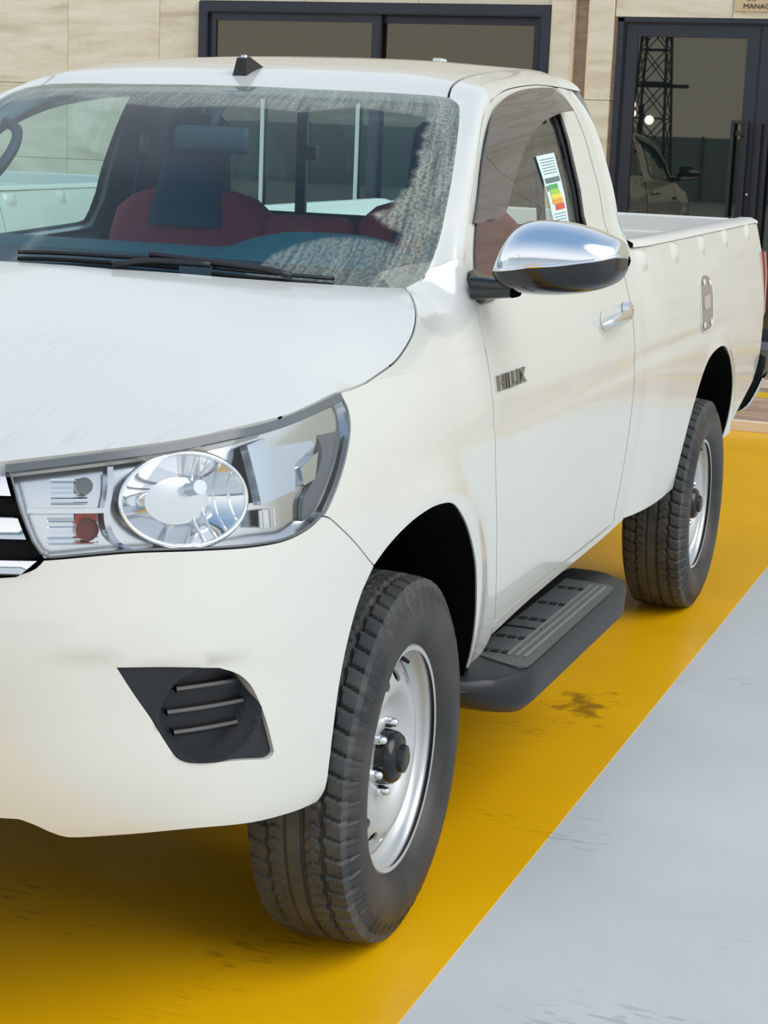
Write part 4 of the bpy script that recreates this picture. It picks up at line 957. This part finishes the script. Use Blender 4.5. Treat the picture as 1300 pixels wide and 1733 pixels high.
# ---- energy label on the left window
f = lambda s, z: W(s, z)
def lab(name, q, m, o, par):
    a, b_, c, d = [np.array(v, float) for v in q]; t = np.linspace(0, 1, 7)[:, None, None]; k = np.linspace(0, 1, 3)[None, :, None]
    e0, e1 = a+(d-a)*t, b_+(c-b_)*t; E_ = e0+(e1-e0)*k; G = WO(E_[..., 0], E_[..., 1], o)
    return MB().grid(np.array(G), flip=True).build(name, m, par, recalc=False)
LQ = [np.array(v) for v in ((2.800, 1.571), (2.984, 1.582), (2.984, 1.366), (2.846, 1.362))]
def lq(u0, v0, u1, v1):
    P = lambda u, v: (1-v)*((1-u)*LQ[0]+u*LQ[1])+v*((1-u)*LQ[3]+u*LQ[2]); return [P(u0, v0), P(u1, v0), P(u1, v1), P(u0, v1)]
lo_ = lab('window_label', lq(0, 0, 1, 1), 'sticker_white', -.0105, TR); lo_['label'] = 'paper energy label with green to red bars'
for n_, q in (('st_dark', (.08, .27, .92, .33)), ('st_green', (.18, .35, .70, .405)), ('st_lime', (.18, .41, .74, .465)), ('st_yellow', (.18, .47, .78, .525)), ('st_orange', (.18, .53, .82, .585)), ('st_red', (.30, .59, .86, .66)), ('st_dark', (.04, .355, .13, .42)), ('st_dark', (.1, .86, .9, .905))):
    lab('label_bar', lq(*q), n_, -.0095, lo_)
for k in range(6): lab('label_line', lq(.12, .05+.033*k, .88, .058+.033*k), 'st_dark', -.0095, lo_)
for k in range(4): lab('label_line', lq(.12, .70+.035*k, .88, .708+.035*k), 'st_dark', -.0095, lo_)
# ---- handles
for sx in (1, -1):
    t_ = np.linspace(0, 1, 15); pts = WO(2.925+.30*t_, 1.139+.013*t_, .010+.034*np.sin(math.pi*np.clip(t_, .001, .999))**.5)*[sx, 1, 1]
    G = []
    for i, q in enumerate(pts):
        t = i/14; hh = .017*(math.sin(math.pi*t)**.35 if 0 < i < 14 else 0); n = normW(np.array([2.925+.3*t]), np.array([1.14]))[0]*[sx, 1, 1]
        G.append([q+n*hh*.6*math.cos(a)+np.array((0, 0, 1))*hh*math.sin(a) for a in np.linspace(0, 2*math.pi, 14, endpoint=False)])
    b = MB(); b.grid(np.swapaxes(np.array(G), 0, 1), closed_u=True); ho = b.build('door_handle', 'chrome', TR, smooth=True); ho['label'] = 'chrome door handle'
    cup = np.array([(3.03+.072*math.cos(a), 1.146+.030*math.sin(a)) for a in np.linspace(0, 2*math.pi, 32, endpoint=False)])
    panel('handle_cup', cup, lambda s, z: W(s, z)*[sx, 1, 1], PAINT, ho, h=.015, lip=0, gap=0, off=.0008, flip=sx < 0)
    lk = np.array([(3.235+.026*math.cos(a), 1.158+.021*math.sin(a)) for a in np.linspace(0, 2*math.pi, 24, endpoint=False)])
    panel('lock_cap', lk, lambda s, z: W(s, z)*[sx, 1, 1], 'chrome', ho, h=.012, lip=.02, gap=0, off=.022, flip=sx < 0)
# ---- badge lettering on the door
V, F = text_mesh('HILUX', 1, .06); wd_ = V[:, 0].max()-V[:, 0].min(); hg = V[:, 1].max()-V[:, 1].min()
for sx in (1, -1):
    a = (V[:, 0]-V[:, 0].min())/wd_; a = a if sx > 0 else 1-a
    P = WO(2.006+.205*a, 1.068+.034*(V[:, 1]-V[:, 1].min())/hg, .0035+V[:, 2]/.06*.0035)*[sx, 1, 1]
    b = MB(); b.add(P, F); o_ = b.build('badge_lettering', 'badge_chrome' if 'badge_chrome' in MATS else mat('badge_chrome', (150, 148, 142), .22, metal=.9), TR)
# ---- fuel filler lid
FL = joinlines(S_([(4.285, 1.176), (4.33, 1.190), (4.42, 1.186), (4.47, 1.168), (4.485, 1.13), (4.488, 1.06), (4.470, 1.020), (4.40, 1.012), (4.315, 1.014), (4.285, 1.035), (4.278, 1.10), (4.285, 1.176)], .012))
fo_ = panel('fuel_lid', FL, W, 'fuel_lid', TR, h=.02, lip=.006, gap=.001, off=.003); fo_['label'] = 'brownish fuel filler lid with pale marks'
rp_ = inset(FL, -.004); MB().tube([tuple(q) for q in WO(rp_[::2, 0], rp_[::2, 1], .001)], .004, 5, closed=True).build('lid_edge', PAINT, fo_, smooth=True)
for q in ([(4.33, 1.125), (4.43, 1.128), (4.43, 1.085), (4.33, 1.082)],):
    panel('lid_mark', np.array(q), W, 'fuel_mark', fo_, h=.03, lip=.002, gap=0, off=.005)
for cs_, cz_ in ((4.345, 1.172), (4.44, 1.166), (4.33, 1.032), (4.445, 1.036)):
    panel('lid_clip', np.array([(cs_+.017*math.cos(a), cz_+.010*math.sin(a)) for a in np.linspace(0, 2*math.pi, 14, endpoint=False)]), W, 'bed_white', fo_, h=.02, lip=.002, gap=0, off=.006)
# ---- side steps
def side_step(sx):
    # cross-section (x,z) lofted along y with turned-in ends
    ys = np.concatenate([np.linspace(.40, .62, 14), np.linspace(.66, 1.46, 10), np.linspace(1.50, 1.70, 10)])
    G = []
    for y in ys:
        t0 = np.clip((y-.40)/.22, 0, 1); t1 = np.clip((1.70-y)/.22, 0, 1); e = min(math.sin(t0*math.pi/2)**.62, math.sin(t1*math.pi/2)**.62)
        xo = .755+.185*e; zt = .410+.020*e; zb = .40-.085*max(e, .30)
        G.append([(sx*.70, y, zb+.01), (sx*.74, y, zt), (sx*(.74+(xo-.74)*.85), y, zt), (sx*(xo-.006), y, zt-.006), (sx*xo, y, zt-.022), (sx*(xo-.004), y, zb+.03), (sx*(xo-.03), y, zb+.004), (sx*(xo-.07), y, zb), (sx*.70, y, zb)])
    G = np.array(G); b = MB(); b.grid(G); o = b.build('side_step', 'satin_black', TR, smooth=True, angle=42); o['label'] = 'dark side step board'
    z = .4335
    PD = joinlines(S_([(.775, .640), (.80, .615), (.85, .585), (.900, .562)], .01), S_([(.900, .562), (.922, .580), (.926, .62)], .01), [(.922, 1.40)], S_([(.922, 1.40), (.915, 1.44), (.890, 1.455)], .01), [(.775, 1.47)])
    pd = panel('step_pad', PD, lambda a, c: np.stack([sx*a, c, 0*a+z], 1), 'step_pad', o, h=.05, lip=.006, gap=0, flip=sx < 0)
    for x in (.860, .880, .900): MB().box2((sx*(x-.004), .64, z), (sx*(x+.004), 1.42, z+.003)).build('pad_strip', 'step_silver', o)
    for y in (.66, .80, .99, 1.17, 1.36):
        for x in (.795, .822, .849): MB().box2((sx*(x-.010), y-.011, z+.0005), (sx*(x+.010), y+.011, z+.0025)).build('pad_slot', 'gap_black', o)
    MB().box2((sx*.775,   .895, z), (sx*.865, .903, z+.0028)).build('pad_seam', 'gap_black', o)
    for y in (.75, 1.35): MB().box2((sx*.55, y-.03, .40), (sx*.74, y+.03, .45)).build('step_bracket', 'arch_liner', o)
side_step(1); side_step(-1)

# ================================================================== the place
def floor_mat(name, c1, c2, c3, rough, sc, stain=None):
    m = bpy.data.materials.new(name); m.use_nodes = True; t = m.node_tree; b = t.nodes['Principled BSDF']; L = t.links.new
    tc = N_(t, 'ShaderNodeTexCoord')
    n = N_(t, 'ShaderNodeTexNoise'); n.inputs['Scale'].default_value = sc; n.inputs['Detail'].default_value = 5; L(tc.outputs['Object'], n.inputs['Vector'])
    r = N_(t, 'ShaderNodeValToRGB'); r.color_ramp.elements[0].position = .35; r.color_ramp.elements[1].position = .68; r.color_ramp.elements[0].color = srgb(*c1); r.color_ramp.elements[1].color = srgb(*c2); L(n.outputs['Fac'], r.inputs[0])
    mp = N_(t, 'ShaderNodeMapping'); mp.inputs['Rotation'].default_value = (0, 0, .35); mp.inputs['Scale'].default_value = (14, 60, 1); L(tc.outputs['Object'], mp.inputs[0])
    n2 = N_(t, 'ShaderNodeTexNoise'); n2.inputs['Scale'].default_value = 1; n2.inputs['Detail'].default_value = 3; L(mp.outputs[0], n2.inputs['Vector'])
    n3 = N_(t, 'ShaderNodeTexNoise'); n3.inputs['Scale'].default_value = 2.2; n3.inputs['Detail'].default_value = 2; L(tc.outputs['Object'], n3.inputs['Vector'])
    mm = N_(t, 'ShaderNodeMath', operation='MULTIPLY'); L(n2.outputs['Fac'], mm.inputs[0]); L(n3.outputs['Fac'], mm.inputs[1])
    r2 = N_(t, 'ShaderNodeMapRange'); r2.inputs['From Min'].default_value = .36; r2.inputs['From Max'].default_value = .43; r2.inputs['To Max'].default_value = .75; L(mm.outputs[0], r2.inputs['Value'])
    mx = N_(t, 'ShaderNodeMixRGB'); mx.inputs[2].default_value = srgb(*c3); L(r2.outputs[0], mx.inputs[0]); L(r.outputs[0], mx.inputs[1]); top = mx.outputs[0]
    if stain:
        vs = N_(t, 'ShaderNodeMapping'); vs.inputs['Location'].default_value = (-stain[0]/stain[2], -stain[1]/stain[3], 0); vs.inputs['Scale'].default_value = (1/stain[2], 1/stain[3], 1); L(tc.outputs['Object'], vs.inputs[0])
        ln = N_(t, 'ShaderNodeVectorMath', operation='LENGTH'); L(vs.outputs[0], ln.inputs[0])
        n4 = N_(t, 'ShaderNodeTexNoise'); n4.inputs['Scale'].default_value = 14; n4.inputs['Detail'].default_value = 8; L(tc.outputs['Object'], n4.inputs['Vector'])
        sb = N_(t, 'ShaderNodeMath', operation='SUBTRACT'); L(n4.outputs['Fac'], sb.inputs[0]); ml = N_(t, 'ShaderNodeMath', operation='MULTIPLY'); ml.inputs[1].default_value = .30; L(ln.outputs['Value'], ml.inputs[0]); L(ml.outputs[0], sb.inputs[1])
        rs_ = N_(t, 'ShaderNodeMapRange'); rs_.inputs['From Min'].default_value = .34; rs_.inputs['From Max'].default_value = .50; rs_.inputs['To Max'].default_value = .7; L(sb.outputs[0], rs_.inputs['Value'])
        m3 = N_(t, 'ShaderNodeMixRGB'); m3.inputs[2].default_value = srgb(104, 74, 22); L(rs_.outputs[0], m3.inputs[0]); L(top, m3.inputs[1]); top = m3.outputs[0]
    L(top, b.inputs['Base Color'])
    b.inputs['Roughness'].default_value = rough; b.inputs['Specular IOR Level'].default_value = .35
    bp = N_(t, 'ShaderNodeBump'); bp.inputs['Strength'].default_value = .08; bp.inputs['Distance'].default_value = .01; L(n2.outputs['Fac'], bp.inputs['Height']); L(bp.outputs[0], b.inputs['Normal'])
    MATS[name] = m; return m
floor_mat('grey_floor', (184, 190, 190), (193, 198, 200), (160, 166, 165), .40, 1.6)
floor_mat('yellow_floor', (222, 166, 2), (230, 174, 6), (184, 134, 18), .33, 1.8, stain=(.78, 1.70, .16, .26))
fl = MB().box2((-40, -40, -.2), (40, 7.487, 0)).build('floor', 'grey_floor'); prop(fl, kind='structure', label='pale grey painted concrete yard floor')
yb = MB().box2((-7.5, -7, -.02), (.978, 7.486, .0015)).build('yellow_paint', 'yellow_floor', fl)
# worn patch beside the step
def stone(name, a, b, c, sc, rough=.45, stretch=(1, 1, 6)):
    m = bpy.data.materials.new(name); m.use_nodes = True; t = m.node_tree; p_ = t.nodes['Principled BSDF']; L = t.links.new
    tc = N_(t, 'ShaderNodeTexCoord'); oi = N_(t, 'ShaderNodeObjectInfo'); ad = N_(t, 'ShaderNodeVectorMath', operation='ADD'); cmb = N_(t, 'ShaderNodeCombineXYZ')
    mu = N_(t, 'ShaderNodeMath', operation='MULTIPLY'); mu.inputs[1].default_value = 40; L(oi.outputs['Random'], mu.inputs[0]); L(mu.outputs[0], cmb.inputs[0]); L(mu.outputs[0], cmb.inputs[2])
    L(tc.outputs['Object'], ad.inputs[0]); L(cmb.outputs[0], ad.inputs[1])
    mp = N_(t, 'ShaderNodeMapping'); mp.inputs['Scale'].default_value = stretch; L(ad.outputs[0], mp.inputs[0])
    n = N_(t, 'ShaderNodeTexNoise'); n.inputs['Scale'].default_value = sc; n.inputs['Detail'].default_value = 9; n.inputs['Distortion'].default_value = 1.2; L(mp.outputs[0], n.inputs['Vector'])
    r = N_(t, 'ShaderNodeValToRGB'); e = r.color_ramp.elements; e[0].position = .28; e[0].color = srgb(*a); e[1].position = .72; e[1].color = srgb(*c); k = e.new(.48); k.color = srgb(*b); L(n.outputs['Fac'], r.inputs[0])
    w = N_(t, 'ShaderNodeTexNoise'); w.inputs['Scale'].default_value = sc*1.7; w.inputs['Detail'].default_value = 6; w.inputs['Distortion'].default_value = 2.5; L(mp.outputs[0], w.inputs['Vector'])
    rv = N_(t, 'ShaderNodeMapRange'); rv.inputs['From Min'].default_value = .485; rv.inputs['From Max'].default_value = .5; L(w.outputs['Fac'], rv.inputs['Value'])
    rw = N_(t, 'ShaderNodeMapRange'); rw.inputs['From Min'].default_value = .515; rw.inputs['From Max'].default_value = .5; L(w.outputs['Fac'], rw.inputs['Value'])
    mm = N_(t, 'ShaderNodeMath', operation='MULTIPLY'); L(rv.outputs[0], mm.inputs[0]); L(rw.outputs[0], mm.inputs[1])
    m5 = N_(t, 'ShaderNodeMath', operation='MULTIPLY'); m5.inputs[1].default_value = .22; L(mm.outputs[0], m5.inputs[0])
    mx = N_(t, 'ShaderNodeMixRGB'); mx.inputs[2].default_value = srgb(a[0]*.75, a[1]*.74, a[2]*.72); L(m5.outputs[0], mx.inputs[0]); L(r.outputs[0], mx.inputs[1]); L(mx.outputs[0], p_.inputs['Base Color'])
    p_.inputs['Roughness'].default_value = rough; MATS[name] = m; return m
stone('travertine', (196, 184, 158), (222, 213, 190), (236, 229, 210), 1.1)
stone('stone_brown', (136, 112, 92), (158, 134, 114), (176, 152, 132), 2.2)
stone('step_stone', (150, 122, 104), (176, 146, 126), (190, 164, 146), 2.0, stretch=(1, 2, 1))
mat('kerb_beige', (226, 208, 180), .6); mat('kerb_grey', (176, 166, 152), .6); mat('kerb_yellow', (234, 200, 46), .5)
mat('frame_dark', (44, 50, 62), .35, metal=.3); mat('frame_line', (16, 18, 22), .5); mat('threshold_metal', (120, 122, 138), .4, metal=.5)
mat('handle_dark', (24, 28, 34), .3); mat('sign_plate', (206, 186, 146), .5); mat('sign_text', (40, 34, 28), .5); mat('bright_strip', (215, 218, 212), .4)
YW = 9.8
# steps in front of the building
def step(y0, y1, z0, z1, name, xa=-9, xb=21, yellow=True, lab_=None):
    s_ = MB().box2((xa, y0, -.2), (xb, y1+.35, z1-.012)).build(name, 'kerb_grey'); prop(s_, kind='structure', label=lab_)
    n = 30
    for i in range(n):
        a = xa+(xb-xa)*i/n; b = xa+(xb-xa)*(i+1)/n
        MB().box2((a+.003, y0+.045, z1-.012), (b-.003, y1, z1), bev=.002).build('tread_slab', 'step_stone', s_)
        MB().box2((a+.003, y0-.008, z1-.05 if yellow else z0+.001), (b-.003, y0+.043, z1), bev=.004).build('nosing', 'kerb_beige', s_)
    if yellow: MB().box2((xa, y0-.004, z0+.001), (xb, y0+.003, z0+.035)).build('painted_stripe', 'kerb_yellow', s_)
    return s_
step(7.487, 8.63, 0, .0625, 'trim_1', yellow=False, lab_='low beige kerb at the edge of the yellow floor')
step(8.63, 9.67, .0625, .173, 'trim_2', lab_='lower stone step with yellow stripe'); step(9.67, YW+.3, .173, .255, 'trim_3', lab_='upper stone step at the entrance door')
# wall: backing plus slabs with open joints
wl = MB().box2((-12, YW+.06, 0), (-4.46, YW+.3, 6.0)); wl.box2((-4.46, YW+.06, 2.575), (21, YW+.3, 6.0)); wl.box2((-1.689, YW+.06, 0), (-1.20, YW+.3, 2.6)); wl.box2((1.0, YW+.06, 0), (21, YW+.3, 2.6)); wl.box2((-4.46, YW+.06, 0), (-1.689, YW+.3, .55))
mat('wall_joint', (170, 158, 138), .8)
wall = wl.build('wall_back', 'wall_joint'); prop(wall, kind='structure', label='travertine clad building wall')
def slab(x0, x1, z0, z1, d=0, m='travertine'):
    return MB().box2((x0+.0015, YW-d, z0+.0015), (x1-.0015, YW+.07, z1-.0015), bev=.003).build('stone_slab', m, wall)
xe = [-12.0, -11.2, -10.4, -9.6, -8.8, -8.0, -7.2, -6.4, -5.606, -4.804, -4.46]; ze = [.255, .80, 1.35, 1.93, 2.62, 3.3, 4.0, 5.0, 6.0]
for i in range(len(xe)-1):
    for j in range(len(ze)-1): slab(xe[i], xe[i+1], ze[j], ze[j+1])
xt_ = [-4.46, -3.6, -2.7, -1.689]
for i in range(3):
    for z0, z1 in ((2.578, 3.3), (3.3, 4.0), (4.0, 5.0), (5.0, 6.0)): slab(xt_[i], xt_[i+1], z0, z1)
    slab(xt_[i], xt_[i+1], .255, .55)
for j in range(len(ze)-1):
    slab(-1.689, -1.515, ze[j], ze[j+1], .02); slab(-1.398, -1.225, ze[j], ze[j+1], .05)
    MB().box2((-1.512, YW+.02, ze[j]+.002), (-1.402, YW+.06, ze[j+1]-.002)).build('groove_slab', 'stone_brown', wall)
    MB().box2((-1.405, YW-.055, ze[j]+.002), (-1.392, YW+.06, ze[j+1]-.002)).build('edge_strip', 'kerb_beige', wall)
    MB().box2((-1.228, YW+.0, ze[j]+.002), (-1.199, YW+.06, ze[j+1]-.002)).build('groove_slab', 'stone_brown', wall) if ze[j+1] < 2.7 else None
    MB().box2((-1.525, YW-.025, ze[j]+.002), (-1.512, YW+.06, ze[j+1]-.002)).build('edge_strip', 'kerb_beige', wall)
for x0, x1 in ((-1.222, -.40), (-.40, .45), (.45, 1.0), (1.0, 2.0), (2.0, 3.0))+tuple((3.0+2*k, 5.0+2*k) for k in range(9)):
    for z0, z1 in ((2.505, 3.3), (3.3, 4.0), (4.0, 5.0), (5.0, 6.0)): slab(x0, x1, z0, z1, .02)
for x0, x1 in ((1.0, 2.0), (2.0, 3.0))+tuple((3.0+2*k, 5.0+2*k) for k in range(9)):
    for z0, z1 in ((.255, 1.3), (1.3, 2.505)): slab(x0, x1, z0, z1, .02)
# tinted mirror glass of the building
def tinted(name, refl, dark):
    m = bpy.data.materials.new(name); m.use_nodes = True; t = m.node_tree; t.nodes.clear(); L = t.links.new
    o = N_(t, 'ShaderNodeOutputMaterial'); g = N_(t, 'ShaderNodeBsdfGlossy'); g.inputs[0].default_value = (*refl, 1); g.inputs['Roughness'].default_value = .01
    d = N_(t, 'ShaderNodeBsdfDiffuse'); d.inputs[0].default_value = (*dark, 1); a = N_(t, 'ShaderNodeAddShader'); L(g.outputs[0], a.inputs[0]); L(d.outputs[0], a.inputs[1]); L(a.outputs[0], o.inputs[0]); MATS[name] = m
tinted('bronze_glass', (.092, .084, .064), (.012, .012, .010))
tinted('door_glass', (.085, .080, .062), (.006, .009, .010))
def frame(b, x0, x1, z0, z1, w, y0, y1):
    b.box2((x0, y0, z0), (x0+w, y1, z1)); b.box2((x1-w, y0, z0), (x1, y1, z1)); b.box2((x0+w, y0, z1-w), (x1-w, y1, z1)); b.box2((x0+w, y0, z0), (x1-w, y1, z0+w)); return b
wn1 = frame(MB(), -4.456, -1.689, .55, 2.574, .07, YW-.03, YW+.2).build('window_1', 'frame_dark'); prop(wn1, kind='structure', label='dark framed sliding shop window behind the cab')
for x0, x1, y in ((-4.386, -2.99, 0.0), (-3.06, -1.759, .04)):
    s_ = frame(MB(), x0, x1, .62, 2.504, .065, YW+y, YW+y+.04).build('window_sash', 'frame_dark', wn1)
    MB().box2((x0+.06, YW+y+.015, .68), (x1-.06, YW+y+.025, 2.444)).build('pane', 'bronze_glass', wn1)
MB().box2((-2.992, YW-.004, .62), (-2.975, YW+.02, 2.50)).build('sash_gap', 'frame_line', wn1)
frame(MB(), -4.388, -1.757, .618, 2.506, .012, YW-.034, YW+.0).build('frame_gap', 'frame_line', wn1)
for x in (-3.91, -3.135): MB().box2((x-.013, YW-.028, .75), (x+.013, YW-.012, 2.0)).build('glazing_strip', 'bright_strip', wn1)
# entrance door
dr = MB(); dr.box2((-1.20, YW-.02, .30), (-1.155, YW+.2, 2.50)); dr.box2((1.0, YW-.02, .30), (1.05, YW+.2, 2.50)); dr.box2((-1.20, YW-.02, 2.475), (1.05, YW+.2, 2.505))
do_ = dr.build('door_1', 'frame_dark'); prop(do_, kind='structure', label='dark glazed double entrance door behind the load bed')
frame(MB(), -1.157, 1.002, .302, 2.477, .014, YW-.01, YW+.03).build('door_gap', 'frame_line', do_)
for x0, x1 in ((-1.143, -.205), (-.190, .99)):
    lf_ = frame(MB(), x0, x1, .31, 2.463, .085, YW+.01, YW+.06).build('door_leaf', 'frame_dark', do_)
    MB().box2((x0+.08, YW+.03, .39), (x1-.08, YW+.045, 2.385)).build('pane', 'door_glass', do_)
MB().box2((-.205, YW+.012, .31), (-.190, YW+.05, 2.463)).build('leaf_gap', 'frame_line', do_)
for x0, x1 in ((-.350, -.232), (-.160, -.09)):
    h_ = frame(MB(), x0, x1, .95, 1.822, .022, YW-.05, YW-.02); h_.box2((x0+.03, YW-.02, 1.0), (x1-.03, YW+.012, 1.03)); h_.box2((x0+.03, YW-.02, 1.72), (x1-.03, YW+.012, 1.75)); h_.build('pull_handle', 'handle_dark', do_)
MB().lathe([(.012, 0), (.012, .02), (.008, .024), (0, .025)], 14, Matrix.Translation((-.215, YW+.01, 1.32)) @ Matrix.Rotation(math.pi/2, 4, 'X')).build('lock_cylinder', 'chrome_soft', do_, smooth=True)
MB().box2((-1.2, YW-.10, .255), (1.05, YW+.2, .312), bev=.006).build('threshold', 'threshold_metal', do_)
# sign over the door
sg = MB().box2((-.388, YW-.035, 2.552), (.22, YW-.019, 2.80), bev=.003).build('door_sign', 'sign_plate'); prop(sg, 'beige name plate with dark lettering above the entrance door', 'sign')
def sign_text(txt, x0, x1, z0, z1):
    V, F = text_mesh(txt, 1, .02); V = V-V.min(0); sx_, sz = (x1-x0)/V[:, 0].max(), (z1-z0)/V[:, 1].max()
    b = MB(); b.add(np.stack([x0+V[:, 0]*sx_, YW-.037+0*V[:, 0]-V[:, 2]*.05, z0+V[:, 1]*sz], 1), F); return b.build('lettering', 'sign_text', sg)
sign_text('MANAGER', -.325, -.085, 2.572, 2.604)
sign_text('\uFEAE\uFEF3\uFEAA\uFEE4\uFEDF\uFE8D', -.30, -.11, 2.622, 2.668)

# ---- the same model parked alongside
def copy_tree(o, parent=None):
    c = o.copy(); COL.objects.link(c); c.parent = parent
    if parent: c.matrix_parent_inverse = o.matrix_parent_inverse.copy()
    for ch in o.children: copy_tree(ch, c)
    return c
T2 = copy_tree(TR); T2.location = (-3.15, 1.65, 0)
T2['label'] = 'second white pickup truck glimpsed through the cab side window'
# ---- yard behind the viewer, seen only as reflections in the building glass
mat('hoarding', (150, 172, 176), .7); mat('hoarding_post', (96, 120, 126), .6); mat('mast_steel', (34, 36, 34), .6); mat('lamp_glow', (255, 250, 240), .4, emit=14)
hb2 = MB().box2((-30, -39.2, 0), (30, -39.0, 2.08)).build('wall_front', 'hoarding'); prop(hb2, kind='structure', label='pale teal hoarding across the yard')
for k in range(31): MB().box2((-30+2*k-.04, -39.0, 0), (-30+2*k+.04, -38.93, 2.12)).build('hoarding_post', 'hoarding_post', hb2)
ms = empty('lattice_mast', (-11.1, -36, 0), label='dark steel lattice mast mirrored in the entrance door glass', cat='mast')
def mast_pt(i, z):
    w = .62-.045*z; return (-11.1+w*(1, 1, -1, -1)[i], -36+w*(1, -1, -1, 1)[i], z)
lv = [0, 1.4, 2.6, 3.7, 4.7, 5.6, 6.4, 7.1, 7.8, 8.5]
for i in range(4): MB().tube([mast_pt(i, 0), mast_pt(i, 8.5)], .045, 6).build('mast_leg', 'mast_steel', ms)
for a, b in zip(lv[:-1], lv[1:]):
    for i in range(4):
        j = (i+1) % 4; MB().tube([mast_pt(i, a), mast_pt(j, b)], .02, 5).build('brace', 'mast_steel', ms); MB().tube([mast_pt(j, a), mast_pt(i, b)], .02, 5).build('brace', 'mast_steel', ms); MB().tube([mast_pt(i, b), mast_pt(j, b)], .025, 5).build('brace', 'mast_steel', ms)
MB().box2((-12.3, -36.1, 3.55), (-10.0, -35.9, 3.66)).build('cross_arm', 'mast_steel', ms)
fl_ = empty('flood_light', (-10.1, -30, 0), label='white flood lamps on a pole mirrored in the entrance door glass', cat='lamp')
MB().tube([(-10.05, -30, 0), (-10.05, -30, 2.9)], .04, 8).build('pole', 'mast_steel', fl_)
MB().tube([(-10.35, -30, 2.70), (-9.8, -30, 2.5)], .03, 6).build('arm', 'mast_steel', fl_)
for x, z, r in ((-10.33, 2.86, .10), (-10.31, 2.62, .10), (-9.82, 2.45, .13)):
    M = Matrix.Translation((x, -29.95, z)) @ Matrix.Rotation(-math.pi/2, 4, 'X')
    hd = MB().lathe([(r*1.1, -.06), (r*1.15, .03), (r, .04)], 20, M, cap0=True).build('lamp_head', 'mast_steel', fl_, smooth=True, angle=40)
    MB().lathe([(r, .035), (r*.6, .045), (0, .05)], 20, M).build('lamp_glass', 'lamp_glow', hd, smooth=True)
